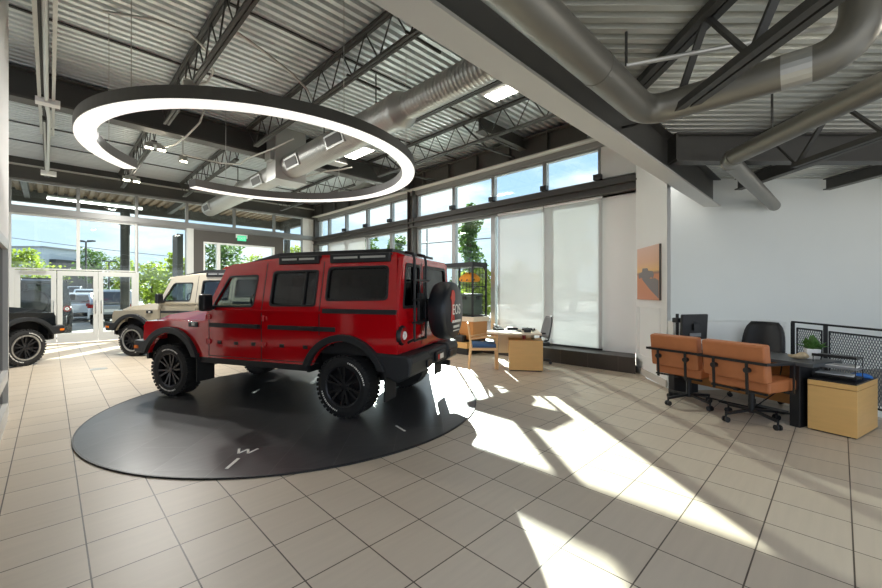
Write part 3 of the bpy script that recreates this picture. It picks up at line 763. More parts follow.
# big beam between the two roofs
B0, B1 = 1.735, 1.985
xe = 9.9
o = MB().bb(-5,xe,(B0+B1)/2-.012,(B0+B1)/2+.012,3.315,3.83).bb(-5,xe,B0,B1,3.83,3.85).build('beam_main', M['steel']); struct(o)
struct(MB().bb(-5,xe,B0,B1,3.285,3.315).build('bottom_flange', M['flangelit'], o))
o = MB().bb(-5,8.3,1.84,1.96,3.85,5.5).build('wall_over_beam', M['steel']); struct(o)
# cross beam and rear stub beams under the low roof
o = MB()
for zz, w, h in ((3.44,.20,.025),(3.83,.20,.025)): cbar(o, 3.42,5.82,zz, 12.3,5.82,zz, w, h)
cbar(o, 3.42,5.82,3.635, 12.3,5.82,3.635, .02, .39); cbar(o, 3.40,5.82,3.635, 3.42,5.82,3.635, .22, .36)
for i in range(4): o.cyl(C(3.46,5.80,3.52+i*.07), C(3.46,5.76,3.52+i*.07), .014, 6)
struct(o.build('beam_cross', M['steel']))
for X in (6.05,7.85,9.7):
    o = MB()
    for zz in (3.61,3.82): cbar(o, X,5.9,zz, X,8.05,zz, .14, .02)
    cbar(o, X,5.9,3.715, X,8.05,3.715, .015, .20)
    struct(o.build('beam_stub', M['steel']))
# G1 girder across the hall
o = MB().bb(-6.4,8.1,9.585,9.615,4.76,5.20).bb(-6.4,8.1,9.45,9.75,5.20,5.24).build('beam_hall', M['steel_d']); struct(o); struct(MB().bb(-6.4,8.1,9.45,9.75,4.72,4.76).build('bottom_flange', M['steel'], o))
# joists: open web trusses
def truss(p0, p1, zt, zb, panel, side, wt=.045, webr=.011, inb=.5, flat=False, inb2=None):
    inb2 = inb if inb2 is None else inb2
    m_ = MB(); p0, p1 = Vector(p0), Vector(p1); d = (p1-p0); L_ = d.length; d.normalize()
    for s in (1,-1):
        off = Vector((-d.y,d.x,0))*s*(wt*.62)
        m_.bar(p0+off+Vector((0,0,zt)), p1+off+Vector((0,0,zt)), wt, wt*1.0)
        m_.bar(p0+d*inb+off+Vector((0,0,zb)), p1-d*inb2+off+Vector((0,0,zb)), wt*.9, wt*.9)
    n = max(2, int(round((L_-inb-inb2)/panel))); st = (L_-inb-inb2)/n
    for i in range(n):
        a = p0+d*(inb+i*st); b = p0+d*(inb+(i+1)*st); c = (a+b)/2
        if flat:
            m_.bar(a+Vector((0,0,zb)), c+Vector((0,0,zt)), webr*3.6, webr*1.6); m_.bar(c+Vector((0,0,zt)), b+Vector((0,0,zb)), webr*3.6, webr*1.6)
        else:
            m_.cyl(a+Vector((0,0,zb)), c+Vector((0,0,zt)), webr, 6, cap=False); m_.cyl(c+Vector((0,0,zt)), b+Vector((0,0,zb)), webr, 6, cap=False)
    m_.cyl(p0+d*inb+Vector((0,0,zb)), p0+Vector((0,0,zt)), webr, 6, cap=False); m_.cyl(p1-d*inb2+Vector((0,0,zb)), p1+Vector((0,0,zt)), webr, 6, cap=False)
    return m_
for x in (-1.7,-.06,1.57,3.20,4.83,6.46):
    for y0, y1 in ((2.0,9.5),(9.72,15.98)):
        o = truss((x,y0,0),(x,y1,0), ZD-.04, 4.72, .62, None).build('ceiling_joist', M['steel_d']); struct(o)
# bridging angles running along the deck between joists
for y in (4.0,5.55,7.6,11.2,12.7,14.2):
    o = MB().bb(-6.4,8.1,y-.02,y+.02,ZD-.025,ZD-.005).build('ceiling_bridging', M['steel_d']); struct(o)
for x, y, l in ((3.2,3.75,.5),(3.2,5.1,.5),(6.46,5.1,1.0)):
    o = MB().bar((x-.1,y,4.72),(x+l,y,4.72),.03,.03).build('ceiling_brace', M['steel_d']); struct(o)
for x0,y0,x1,y1 in ((6.46,5.6,8.05,5.6),(6.46,8.4,8.05,8.4),(6.46,3.6,8.05,3.6)):
    o = MB().bar((x0,y0,4.74),(x1,y1,4.80),.035,.035).bar((x0,y0+.25,5.2),(x0+.6,y0,4.75),.03,.03).build('ceiling_brace', M['steel_d']); struct(o)
# curb box stub beam between joist and girder
o = MB().bb(6.46,8.1,5.36,5.40,4.95,5.24).bb(6.46,8.1,5.28,5.48,4.93,4.955).build('beam_short', M['steel']); struct(o)
for X, Y0, Y1 in ((2.19,-.5,5.72),(4.70,-.5,5.72),(7.1,1.5,5.72)):
    a = C(X,Y0); b = C(X,Y1)
    o = truss(a, b, LOW-.05, 3.2, .95, None, .07, .016, .5, True, 2.0 if X < 3 else .5).build('ceiling_joist', M['steel_d']); struct(o)
# ------------------------------------------------------------------ ring light
t = thing('ring_light', 'huge suspended ring lamp with dark sides and white underside above the red wagon', 'lamp', (2.26,5.80,3.30))
def arcring(r0, r1, z0, z1, a0, a1, n=120):
    return MB().loft([[(r_*math.cos(a), r_*math.sin(a), z) for r_, z in ((r0,z0),(r1,z0),(r1,z1),(r0,z1))] for a in [R(a0+(a1-a0)*i/n) for i in range(n+1)]])
arcring(1.90,2.09,.012,.135,136,360+106).build('ring_body', M['steel'], t)
arcring(1.905,2.085,.0,.012,136.3,360+105.7).build('diffuser', M['ringlit'], t)
for k in range(6):
    a = R(k*60+30); x, y = 1.97*math.cos(a), 2.02*math.sin(a)
    MB().cyl((x,y,.13),(x,y,ZD-3.305),.004,5).build('cable', M['conduit'], t)
# ------------------------------------------------------------------ ducts and pipes
def spiral(mb, x, z, y0, y1, r):
    n = int((y1-y0)/.07); prof = []
    for i in range(n+1):
        h = y0+(y1-y0)*i/n; prof += [(r, h), (r+.0035, h+.008), (r+.0035, h+.016), (r, h+.024)]
    prof = [p for p in prof if p[1] <= y1]
    mb.lathe(prof, (x,0,z), (0,1,0), 28)
DX, DZ = 3.97, 4.42
t = thing('spiral_duct', 'big galvanised spiral air duct running high across the hall over the ring lamp', 'duct', (DX,8.0,DZ))
m_ = MB()
spiral(m_, 0, 0, 2.02-8, 4.75-8, .20); spiral(m_, 0, 0, 4.95-8, 8.9-8, .265); m_.lathe([(.205,4.70-8),(.215,4.75-8),(.285,4.88-8),(.285,5.0-8),(.27,5.02-8)], (0,0,0), (0,1,0), 28)
m_.build('near_run', M['duct'], t, smooth=True)
m_ = MB(); spiral(m_, 0, 0, 9.46-8, 15.55-8, .25); m_.lathe([(.27,11.9-8),(.29,12.0-8),(.29,12.1-8),(.27,12.2-8)], (0,0,0), (0,1,0), 28); m_.build('far_run', M['duct'], t, smooth=True)
for y in (6.55,8.35,10.4,14.9):
    m_ = MB(); a = R(200)
    cx = -.25; m_.box((cx,y-8,-.08),(.05,.62,.24), m=Matrix.Rotation(R(-18),3,'Y')); g = m_.build('supply_grille', M['duct'], t)
    m_ = MB(); m_.box((cx-.024,y-8,-.088),(.02,.52,.16), m=Matrix.Rotation(R(-18),3,'Y')); m_.build('grille_core', M['steel'], g)
for y in (5.6,7.4,12.6): MB().cyl((0,y-8,.26),(0,y-8,.84),.012,6).build('hanger_rod', M['steel_d'], t)
t = thing('duct_plenum', 'boxy galvanised plenum dropping from the roof onto the spiral duct', 'duct', (3.95,9.16,5.2))
MB().bb(-.36,.36,-.26,.26,-1.10,.065).build('plenum_box', M['duct'], t, bevel=.006)
MB().bb(-.38,.38,-.29,.27,-1.13,-1.10).build('bottom_cap', M['duct'], t)
MB().bb(-.46,-.36,-.2,.1,-.70,-.5).build('side_box', M['duct'], t)
t = tag(MB().bb(-.5,.5,-.16,.16,-.2,.2).build('roof_unit_box', M['steel_d']), 'black box with pale underside beside the duct plenum', 'box'); t.location = (4.93,9.1,5.02)
b_ = MB().bb(-.52,.52,-.18,.18,-.215,-.2).build('bottom_panel', M['conduit'], t)
def elbow(p0, c, p1, n=8):
    p0, c, p1 = Vector(p0), Vector(c), Vector(p1)
    return [p0*(1-i/n)**2+c*2*(i/n)*(1-i/n)+p1*(i/n)**2 for i in range(n+1)]
# sealed duct following the main beam then turning up
pA = C(-2.6,-.6,3.27); zq = 3.27
def onx(x): return Vector((x,1.33,zq))
corner = onx(4.10); k = C(3.03,2.83,zq)
d1 = (k-corner).normalized()
pts = [onx(-3), onx(3.75)] + elbow(onx(3.85), corner, corner+d1*.22)[1:] + elbow(k-d1*.32, k, k+Vector((0,0,.34))) + [k+Vector((0,0,.575))]
t = tag(MB().tube(pts, .132, 22).build('sealed_duct', M['pipe_g'], smooth=True), 'round grey duct running beside the main beam and bending up through the low roof', 'duct')
MB().tube([onx(1.55),onx(1.60)], .138, 22).build('joint_band', M['pipe_g'], t); MB().tube([onx(3.0),onx(3.05)], .136, 22).build('joint_band', M['pipe_g'], t)
q_ = corner+d1*1.0; MB().tube([q_, q_+d1*.18], .136, 22).build('joint_band', M['duct'], t)
# drain pipe
e0 = C(3.64,2.0,3.28); e1 = C(3.80,5.22,3.28); e2 = C(6.77,8.03,3.28); da = (e1-e0).normalized(); db = (e2-e1).normalized()
t = tag(MB().tube([e0]+elbow(e1-da*.16, e1, e1+db*.16)+[e2], .105, 20).build('drain_pipe', M['pipe_g'], smooth=True), 'round grey pipe crossing under the low roof and turning into the stair wall', 'pipe')
for k_ in (e1-da*.12, e1+db*.14): MB().tube([k_-da*.001, k_+(da if k_ is not e1 else db)*.05], .112, 20).build('coupling', M['pipe_g'], t)
for Y in (4.5,): MB().cyl(C(3.77,Y,3.38), C(3.77,Y,LOW), .012, 6).build('hanger_rod', M['steel_d'], t)
t = tag(MB().tube([C(1.65,3.52,3.55), C(2.6,3.3,3.62), C(4.4,2.6,3.66)], .02, 8).build('sprinkler_pipe', M['conduit']), 'thin bright pipe hung under the low roof beside the trusses', 'pipe')
MB().cyl(C(1.65,3.52,3.55),C(1.65,3.52,LOW),.012,6).build('hanger_rod', M['steel_d'], t)
M['tube2'] = mat('bright strip lamp', (255,252,245), .4, emit=(255,250,240), estr=40)
t = tag(MB().bar(C(3.15,2.72,3.66), C(4.6,2.85,3.66), .10, .06).build('strip_lamp', M['white']), 'white strip fitting under the low roof by the duct bend', 'lamp')
MB().bar(C(3.15,2.72,3.622), C(4.6,2.85,3.622), .07, .012).build('lamp_tube', M['tube2'], t)
# raceway and conduits
t = thing('cable_raceway', 'vertical looking run of strut channel and conduit along the left roof truss', 'conduit', (-.04,8,4.66))
MB().bb(-.10,-.06,-3.5,3.0,-.04,.0).build('strut_channel', M['conduit'], t); MB().bb(.06,.10,-3.5,3.0,-.04,0).build('strut_channel', M['conduit'], t)
MB().tube([(0,-3.5,-.05),(0,1.2,-.05),(.02,1.6,-.05),(.03,2.0,-.05),(.0,6.4,-.05)], .028, 8).build('conduit', M['conduit'], t)
MB().bb(-.13,.16,.95,1.12,-.10,-.02).build('junction_box', M['white'], t); MB().bb(-.13,.16,6.3,6.5,-.12,-.02).build('junction_box', M['white'], t)
MB().bb(-.05,-.02,2.2,6.3,-.04,.0).build('strut_channel', M['conduit'], t)
def conduit(pts, lab, r=.018):
    return tag(MB().tube(pts, r, 8).build('conduit', M['conduit']), lab, 'conduit')
conduit([(.5,6.85,5.24),(1.0,6.5,5.2),(1.36,6.3,5.1),(1.62,6.42,5.0),(1.78,6.75,4.9),(1.74,6.95,4.8),(1.62,7.0,4.74)], 'curved conduit hooking down to the flood lamp on the nearest left truss')
conduit([(1.75,6.0,5.24),(2.3,6.15,5.18),(2.8,6.3,5.1),(3.1,6.4,5.0),(3.28,6.5,4.88),(3.30,6.62,4.78),(3.22,6.68,4.72)], 'long curved conduit swinging between two trusses behind the ring lamp front')
conduit([(2.2,10.7,4.70),(2.9,10.4,4.60),(3.2,10.0,4.55),(3.25,9.7,4.62),(3.5,8.7,4.68),(3.7,8.2,4.80)], 'bent conduit running from a flood lamp to the duct plenum')
conduit([(1.72,10.2,4.62),(1.85,9.9,4.62),(1.95,9.3,4.66),(2.12,9.0,4.9),(2.2,8.75,5.26)], 'short bent conduit dropping to the paired flood lamps inside the ring')
conduit([(4.9,10.45,4.62),(4.85,10.0,4.60),(5.0,9.2,4.60),(5.3,9.0,4.66),(5.5,8.8,4.72)], 'bent conduit right of the duct plenum under the hall beam')
# flood lamps on the trusses
def lamp_light(p, power, size, col=(1,.98,.93), parent=None):
    l = bpy.data.lights.new('lamp_light', 'AREA'); l.shape = 'DISK'; l.size = size; l.energy = power; l.color = col
    o = bpy.data.objects.new('lamp_light', l); COL.objects.link(o); o.location = p; o.parent = parent
    return o
def flood(x, y, heads, lab, grp):
    t = thing('flood_lamp', lab, 'lamp', (x,y,4.672), 0, grp)
    MB().bb(-.12 if heads > 1 else -.05,.12 if heads > 1 else .05,-.03,.03,-.03,.03).build('bracket', M['conduit'], t)
    lamp_light((0,-.02,-.17), FLOOD*(.3 if y < 7 else heads*.55 if y > 13 else heads), .22, parent=t)
    for i in range(heads):
        hx = (-.10, .12)[i] if heads > 1 else 0
        hd = MB().box((hx,-.02,-.08),(.16,.10,.12), m=Matrix.Rotation(R(-25),3,'X')).build('lamp_head', M['conduit'], t, bevel=.01)
        MB().box((hx,-.052,-.115),(.13,.02,.09), m=Matrix.Rotation(R(-60),3,'X')).build('lamp_face', M['lamp'], hd)
flood(1.57,10.24,2,'pair of lit flood lamps on a truss seen through the ring lamp','flood lamps on the trusses')
flood(1.57,13.65,2,'pair of lit flood lamps on a truss nearest the glass doors','flood lamps on the trusses')
flood(1.47,6.85,1,'single lit flood lamp on the left truss just above the ring lamp edge','flood lamps on the trusses')
flood(2.20,10.77,1,'lit flood lamp between trusses left of the duct plenum','flood lamps on the trusses')
MB().cyl((0,0,0),(0,0,.62),.012,6).build('hanger_rod', M['conduit'], [o for o in bpy.data.objects if o.get('label') == 'lit flood lamp between trusses left of the duct plenum'][0])
flood(4.83,10.4,1,'lit flood lamp right of the duct plenum beyond the hall beam','flood lamps on the trusses')
for x, y, lab in ((5.45,3.9,'lit high bay panel lamp beside the main beam near the window wall'),(5.35,8.3,'lit high bay panel lamp seen inside the right of the ring lamp')):
    t = thing('panel_lamp', lab, 'lamp', (x,y,4.92), 0, 'high bay panel lamps')
    MB().bb(-.2,.2,-.45,.45,0,.06).build('lamp_body', M['white'], t); MB().bb(-.10,.17,-.42,.42,-.012,0).build('lamp_face', M['tube'], t)
    MB().cyl((0,.3,.06),(0,.3,.3),.008,5).build('hanger', M['conduit'], t); MB().cyl((0,-.3,.06),(0,-.3,.3),.008,5).build('hanger', M['conduit'], t)

# ------------------------------------------------------------------ office table by the window
M['book'] = mat('papers', (236,234,228), 0.7)
tc_ = C(1.47,7.98); tdir = Vector((.62,-.785,0)).normalized()
t = thing('office_table', 'small light oak office table with rounded end under the roller screens', 'table', tuple(tc_), math.atan2(tdir.y,tdir.x))
pts = [(.50,-.45),(.50,.45)] + [(-.12+.45*math.cos(R(90+i*15))*.95, .45*math.sin(R(90+i*15))) for i in range(13)]
MB().zprism(pts, .705, .74).build('table_top', M['ltop'], t, bevel=.006)
for x, y in ((-.36,-.20),(-.36,.24),(.42,.38)): MB().cyl((x,y,0),(x*.96,y*.9,.705),.024,10,.034).build('leg', M['wood_l'], t)
MB().bb(-.3,.42,.28,.30,.25,.70).build('modesty_panel', M['ltop'], t)
A = Vector((6.304,4.505,0)); Bc = Vector((6.688,3.993,0)); ab = (Bc-A).normalized(); an = Vector((-ab.y,ab.x,0)); mid = (A+Bc)/2
t = thing('wood_cabinet', 'maple box cabinet at the end of the small office table', 'cabinet', tuple(mid), math.atan2(ab.y,ab.x))
MB().bb(-.32,.32,0,.46,.02,.57).build('carcass', M['wood'], t, bevel=.004)
MB().bb(-.325,.325,-.01,.47,.57,.595).build('cabinet_top', M['wood'], t, bevel=.004)
MB().bb(-.30,.30,.02,.44,0,.02).build('foot_plinth', M['black'], t)
def tw(x, y): # point on office table
    c, s = tdir.x, tdir.y; return Vector((tc_.x+c*x-s*y, tc_.y+s*x+c*y, .742))
rz = math.atan2(tdir.y,tdir.x)
p = tw(-.30,.12); t = thing('desk_phone', 'black desk telephone on the rounded end of the oak table', 'phone', tuple(p), rz+.5)
MB().loft([[(-.09,-.08,0),(.09,-.08,0),(.09,.09,0),(-.09,.09,0)],[(-.09,-.08,.025),(.09,-.08,.025),(.09,.09,.075),(-.09,.09,.075)]]).build('phone_body', M['black'], t, bevel=.008)
MB().tube([(-.06,-.07,.06),(-.07,0,.085),(-.06,.09,.11)], .02, 8).build('handset', M['black'], t); MB().box((.03,.05,.085),(.09,.05,.004), m=Matrix.Rotation(.28,3,'X')).build('display', M['meshgrey'], t)
for x, y, dx, dy, dz, nm, lab, mt in ((-.02,.22,.22,.16,.05,'paper_tray','dark paper tray on the oak table behind the papers','black'),(.31,.22,.26,.20,.04,'laptop','closed black laptop on the oak table near the mesh chair','black'),(.03,-.06,.22,.16,.012,'notebook','thin dark notebook lying on the oak table','blackm'),(.25,-.22,.13,.10,.06,'camera_case','small black case at the front of the oak table','black')):
    p = tw(x,y); o = tag(MB().bb(-dx/2,dx/2,-dy/2,dy/2,0,dz).build(nm, M[mt], bevel=.008), lab, nm.split('_')[-1]); o.location = p; o.rotation_euler = (0,0,rz)
    if nm == 'paper_tray': MB().bb(-dx/2+.01,dx/2-.01,-dy/2+.01,dy/2-.01,dz,dz+.006).build('paper', M['book'], o)
    if nm == 'camera_case': MB().tube([(-.04,0,dz),(0,0,dz+.03),(.04,0,dz)],.006,6).build('handle', M['black'], o)
p = tw(-.28,-.14); o = tag(MB().bb(-.11,.11,-.15,.15,0,.004).build('paper_sheet', M['book']), 'white sheet of paper on the oak table beside the phone', 'paper'); o.location = p; o.rotation_euler = (0,0,rz+.3)
p = mid+ab*.15+an*.2; t = thing('water_bottle', 'small clear water bottle standing on the maple cabinet by the table', 'bottle', (p.x,p.y,.595))
MB().lathe([(.0,0),(.03,0),(.032,.12),(.03,.15),(.013,.18),(.013,.20),(0,.2)], seg=16).build('bottle_body', M['clearglass'], t, smooth=True); MB().lathe([(0,.20),(.015,.20),(.015,.222),(0,.222)], seg=12).build('cap', M['white'], t)
p = mid-ab*.02+an*.25; t = tag(MB().lathe([(0,0),(.035,0),(.04,.09),(.036,.09),(.032,.01),(0,.01)], seg=18).build('red_cup', M['taillens']), 'small red cup on the maple cabinet by the table', 'cup'); t.location = (p.x,p.y,.595)
# wooden chair
p = C(.86,8.02); t = thing('wooden_chair', 'light wood chair with blue seat pad at the office table', 'chair', tuple(p), math.atan2(RDIR.y,RDIR.x)-.05)
for y in (-.24,.24):
    MB().tube([(-.30,y,.0),(-.25,y,.45),(-.31,y,.86)], [.016,.022,.015], 8).build('leg', M['wood_l'], t)
    MB().tube([(.27,y,0),(.25,y,.62)], [.016,.022], 8).build('leg', M['wood_l'], t)
    MB().tube([(-.27,y,.60),(.0,y,.64),(.27,y,.63)], .018, 8).build('armrest', M['wood_l'], t)
    MB().bar((-.25,y,.40),(.25,y,.40),.03,.05).build('side_rail', M['wood_l'], t)
MB().bar((-.25,-.24,.40),(-.25,.24,.40),.03,.05).bar((.25,-.24,.40),(.25,.24,.40),.03,.05).build('seat_rail', M['wood_l'], t)
MB().bb(-.25,.27,-.22,.22,.42,.50).build('seat', M['blue'], t, bevel=.02)
MB().loft([[(-.30,-.25,.70),(-.30,.25,.70),(-.285,.25,.70),(-.285,-.25,.70)],[(-.325,-.25,.90),(-.325,.25,.90),(-.305,.25,.90),(-.305,-.25,.90)]]).build('backrest', M['wood_l'], t, bevel=.006)
# swivel chairs with mesh back
def star_base(t, r=.30, z=.09, mt='black', n=5, ph=.3):
    for k in range(n):
        a = ph+2*PI*k/n; x, y = math.cos(a), math.sin(a)
        lg = MB().bar((x*.03,y*.03,z+.03),(x*r,y*r,z),.035,.028).build('base_leg', M[mt], t)
        MB().cyl((x*r-y*.012,y*r+x*.012,.032),(x*r-y*.03,y*r+x*.03,.032),.032,14).cyl((x*r+y*.012,y*r-x*.012,.032),(x*r+y*.03,y*r-x*.03,.032),.032,14).cyl((x*r,y*r,.03),(x*r,y*r,z),.012,8).build('caster', M['black'], lg)
def mesh_chair(lab, p, rz, backmat, h=1.06):
    t = thing('mesh_chair', lab, 'chair', (p.x,p.y,0), rz)
    star_base(t); MB().cyl((0,0,.09),(0,0,.40),.03,12).build('column', M['black'], t)
    MB().zprism(rounded([(-.24,-.24),(.26,-.24),(.26,.24),(-.24,.24)],.08), .40,.47).build('seat', M['black'], t, bevel=.02)
    nx, nz = 10, 8; bm_ = MB(); rows = []
    for j in range(nz+1):
        z = .56+(h-.56)*j/nz; w = .26*(1-.16*(j/nz)**2-.22*(j/nz)**8); rows.append([(-.24-.10*j/nz-.05*math.cos(PI*(i/nx-.5))+.05, -w+2*w*i/nx, z) for i in range(nx+1)])
    vr = [bm_.vs(r_) for r_ in rows]
    for j in range(nz):
        for i in range(nx): bm_.bm.faces.new([vr[j][i],vr[j][i+1],vr[j+1][i+1],vr[j+1][i]])
    bo = bm_.build('backrest', M[backmat], t, smooth=True); s_ = bo.modifiers.new('thick','SOLIDIFY'); s_.thickness = .02
    edge = [r_[0] for r_ in rows]+rows[-1][1:-1]+[r_[-1] for r_ in rows[::-1]]+rows[0][::-1][1:]
    MB().tube(edge, .014, 8).build('back_frame', M['black'], t)
    MB().bar((-.05,0,.42),(-.27,0,.50),.06,.03).bar((-.27,0,.50),(-.28,0,.75),.06,.02).build('back_bracket', M['black'], t)
    for y in (-.29,.29):
        MB().bar((0,y*.7,.42),(0,y,.45),.04,.03).bar((0,y,.45),(0,y,.66),.04,.03).bb(-.10,.14,y-.04,y+.04,.66,.69).build('armrest', M['black'], t)
    return t
p = C(2.02,8.42); mesh_chair('grey mesh swivel chair at the window side of the office table', p, math.atan2(-RDIR.y,-RDIR.x)+.08, 'meshgrey', 1.0)
# ------------------------------------------------------------------ display stand with steel rack
t = thing('display_stand', 'oak display plinth with white top and low shelf against the window wall', 'stand', (7.55,6.75,0))
MB().bb(-.27,.27,-.50,.75,.36,.80).build('stand_body', M['woodo'], t, bevel=.004); MB().bb(-.30,.30,-.54,.80,.80,.91).build('stand_top', M['ltop'], t, bevel=.006)
MB().bb(-.45,.27,-.45,.90,.16,.30).build('lower_shelf', M['wood'], t, bevel=.004); MB().bb(-.40,.27,-.42,.88,0,.16).build('toe_kick', M['black'], t); MB().bb(-.25,.27,-.45,.75,.30,.36).build('shadow_gap', M['black'], t)
t = thing('steel_rack', 'black steel frame rack with solid roof panel standing on the oak display plinth', 'rack', (7.62,6.76,.91))
x0,x1,y0,y1 = -.26,.26,-.42,.50
for x in (x0,x1):
    for y in (y0,y1): MB().bb(x-.02,x+.02,y-.02,y+.02,0,1.33).build('post', M['blackm'], t)
r = MB()
for z in (.02,1.31):
    for y in (y0,y1): r.bar((x0,y,z),(x1,y,z),.035,.035)
    for x in (x0,x1): r.bar((x,y0,z),(x,y1,z),.035,.035)
r.bar((x1-.01,y0,1.15),(x1-.16,y0,1.31),.03,.03); r.bar((x0,y0,.75),(x1,y0,.75),.012,.02)
r.build('frame_rail', M['blackm'], t); MB().bb(x0-.03,x1+.03,y0-.02,y1+.25,1.24,1.35).build('roof_panel', M['blackm'], t)
g = MB()
for i in range(9): g.bar((x1,y0+i*.11,.02),(x1,y0+i*.11,1.3),.008,.008)
for i in range(9): g.bar((x1,y0,.1+i*.14),(x1,y1,.1+i*.14),.008,.008)
g.build('wire_back', M['blackm'], t)
M['olive'] = mat('dark green plastic', (58,74,66), 0.5); M['yellow'] = mat('yellow orange fabric', (228,150,30), 0.7, noise=.3, nscale=12)
t = thing('storage_case', 'dark green storage case inside the steel rack', 'case', (7.62,6.66,.955))
MB().bb(-.19,.19,-.26,.26,0,.46).build('case_body', M['olive'], t, bevel=.02); MB().bb(-.20,.20,-.27,.27,.46,.53).build('lid', M['olive'], t, bevel=.02); MB().bb(-.215,-.195,-.05,.05,.38,.46).bb(-.05,.05,-.285,-.265,.38,.46).build('latch', M['black'], t)
t = thing('hung_bundle', 'yellow and orange bundle strapped high inside the steel rack', 'bag', (7.62,6.66,1.78))
MB().loft([[(-.18,-.2,0),(.18,-.2,0),(.18,.2,0),(-.18,.2,0)],[(-.2,-.24,.10),(.2,-.24,.10),(.2,.24,.10),(-.2,.24,.10)],[(-.08,-.1,.24),(.08,-.1,.24),(.08,.1,.24),(-.08,.1,.24)]]).build('bundle_body', M['yellow'], t, bevel=.05, seg=3)
MB().bar((-.21,-.08,.02),(-.08,-.08,.25),.03,.01).bar((-.21,.1,.02),(-.08,.1,.25),.03,.01).bar((-.1,-.24,.04),(0,-.1,.24),.03,.01).build('strap', M['black'], t)
MB().cyl((0,0,.22),(0,0,.42),.008,6).build('hanging_cord', M['black'], t)
t = thing('carry_bag', 'black soft bag on the low shelf of the display plinth', 'bag', (7.20,6.72,.30))
MB().bb(-.09,.07,-.28,.28,0,.17).build('bag_body', M['black'], t, bevel=.04, seg=3); MB().tube([(-.02,-.12,.16),(-.02,-.08,.26),(-.02,.08,.26),(-.02,.12,.16)],.012,6).build('handle', M['black'], t)
# ------------------------------------------------------------------ long desk on the right
L1 = Vector((6.0,.32,0)); L2 = Vector((6.545,1.78,0)); dd = (L2-L1).normalized(); dn = Vector((dd.y,-dd.x,0)); dl = (L2-L1).length
drz = math.atan2(dd.y,dd.x)            # local +X along the desk away from the photographer, local -Y towards the back
def D_(x, y, z=0): return L1+dd*x+dn*y+Vector((0,0,z))
t = thing('long_desk', 'long charcoal topped desk with oak modesty panel behind the tan chairs', 'desk', tuple(L1), drz)
MB().bb(-.14,dl+.04,-.58,.06,.705,.745).build('desk_top', M['dtop'], t, bevel=.004)
for x in (.05,dl-.02): MB().bb(x-.05,x+.05,-.54,.0,0,.705).build('leg', M['blackm'], t, bevel=.006)
MB().bb(.06,dl-.08,-.36,-.33,.17,.66).build('modesty_panel', M['woodo'], t)
MB().tube([(.06,-.1,.12),(.5,-.2,.05),(.9,-.1,.07),(dl-.1,-.25,.03)],.012,6).build('cable', M['black'], t); MB().tube([(.3,-.3,.7),(.35,-.28,.3),(.6,-.2,.02),(1.0,-.22,.02)],.008,6).build('cable', M['black'], t)
MB().bb(.35,.75,-.54,-.42,0,.03).build('power_strip', M['black'], t)
# tan lounge chairs on swivel bases
def tan_chair(p, rz, lab, cw=.68):
    t = thing('tan_lounge_chair', lab, 'chair', (p.x,p.y,0), rz, 'tan leather chairs at the long desk')
    star_base(t, .33, .10, 'blackm', 4, PI/4+.5); MB().cyl((0,0,.10),(0,0,.39),.032,14).build('column', M['blackm'], t); MB().cyl((0,0,.34),(0,0,.395),.022,14).build('column_sleeve', M['chrome'], t)
    MB().bb(-.27,.34,-cw/2+.01,cw/2-.01,.415,.545).build('seat_cushion', M['orange'], t, bevel=.022, seg=3)
    MB().box((-.31,0,.745),(.12,cw,.42), m=Matrix.Rotation(R(-7),3,'Y')).build('back_cushion', M['orange'], t, bevel=.022, seg=3)
    fr = MB()
    fr.bar((-.405,-cw/2-.04,.755),(-.405,cw/2+.04,.755),.012,.03); 
    for y in (-cw/2-.03,cw/2+.03): fr.bar((-.405,y,.755),(.10,y,.73),.012,.03); fr.bar((.10,y,.73),(.10,y,.40),.012,.03)
    fr.bar((-.25,-.3,.40),(-.25,.3,.40),.03,.02).bar((.2,-.3,.40),(.2,.3,.40),.03,.02).bar((-.3,0,.40),(.3,0,.40),.05,.02).bar((.10,-cw/2-.03,.40),(.10,cw/2+.03,.40),.012,.03)
    fr.build('steel_frame', M['blackm'], t)
    for y in (-.18,.18):
        b = MB().bar((-.412,y,.765),(-.395,y,.395),.028,.014).build('back_strut', M['blackm'], t)
        MB().cyl((-.37,y,.665),(-.425,y,.665),.03,12).build('knob', M['black'], b)
    return t
brz = math.atan2(dn.y,dn.x)
tan_chair(Vector((6.085,1.36,0))+FDIR*.16+RDIR*.02, brz+.08, 'tan leather swivel chair nearer the white pillar, black steel frame', .62)
tan_chair(Vector((5.93,.745,0)), brz-.03, 'tan leather swivel chair nearer the maple cabinet, black steel frame')
p = C(4.50,5.66); mesh_chair('black mesh swivel chair behind the long desk', p, math.atan2(-dn.y,-dn.x)+.1, 'black', 1.08)
# monitor on arm
p = D_(1.53,.12,.745); t = thing('monitor_stand', 'black pole mount with monitor arm on the far end of the long desk', 'monitor arm', tuple(p), drz)
MB().bb(-.05,.05,-.05,.05,0,.02).cyl((0,0,.02),(0,0,.46),.022,12).build('pole', M['black'], t); MB().bb(-.05,.05,-.05,.05,.33,.40).build('clamp', M['black'], t, bevel=.01)
MB().cyl((0,0,.365),(-.06,-.14,.36),.025,10).cyl((-.06,-.14,.36),(-.20,-.10,.35),.022,10).cyl((-.06,-.14,.33),(-.06,-.14,.39),.03,10).build('arm', M['black'], t)
q_ = D_(1.36,.24,0); t = thing('monitor', 'black computer monitor seen from behind on its arm over the long desk', 'monitor', (q_.x,q_.y,1.02), math.atan2(-FDIR.y,-FDIR.x)+.25)
MB().box((0,0,0),(.045,.46,.37), m=Matrix.Rotation(.06,3,'Y')).build('casing', M['black'], t, bevel=.012); MB().box((-.026,0,0),(.004,.43,.34), m=Matrix.Rotation(.06,3,'Y')).build('screen', M['blackm'], t)
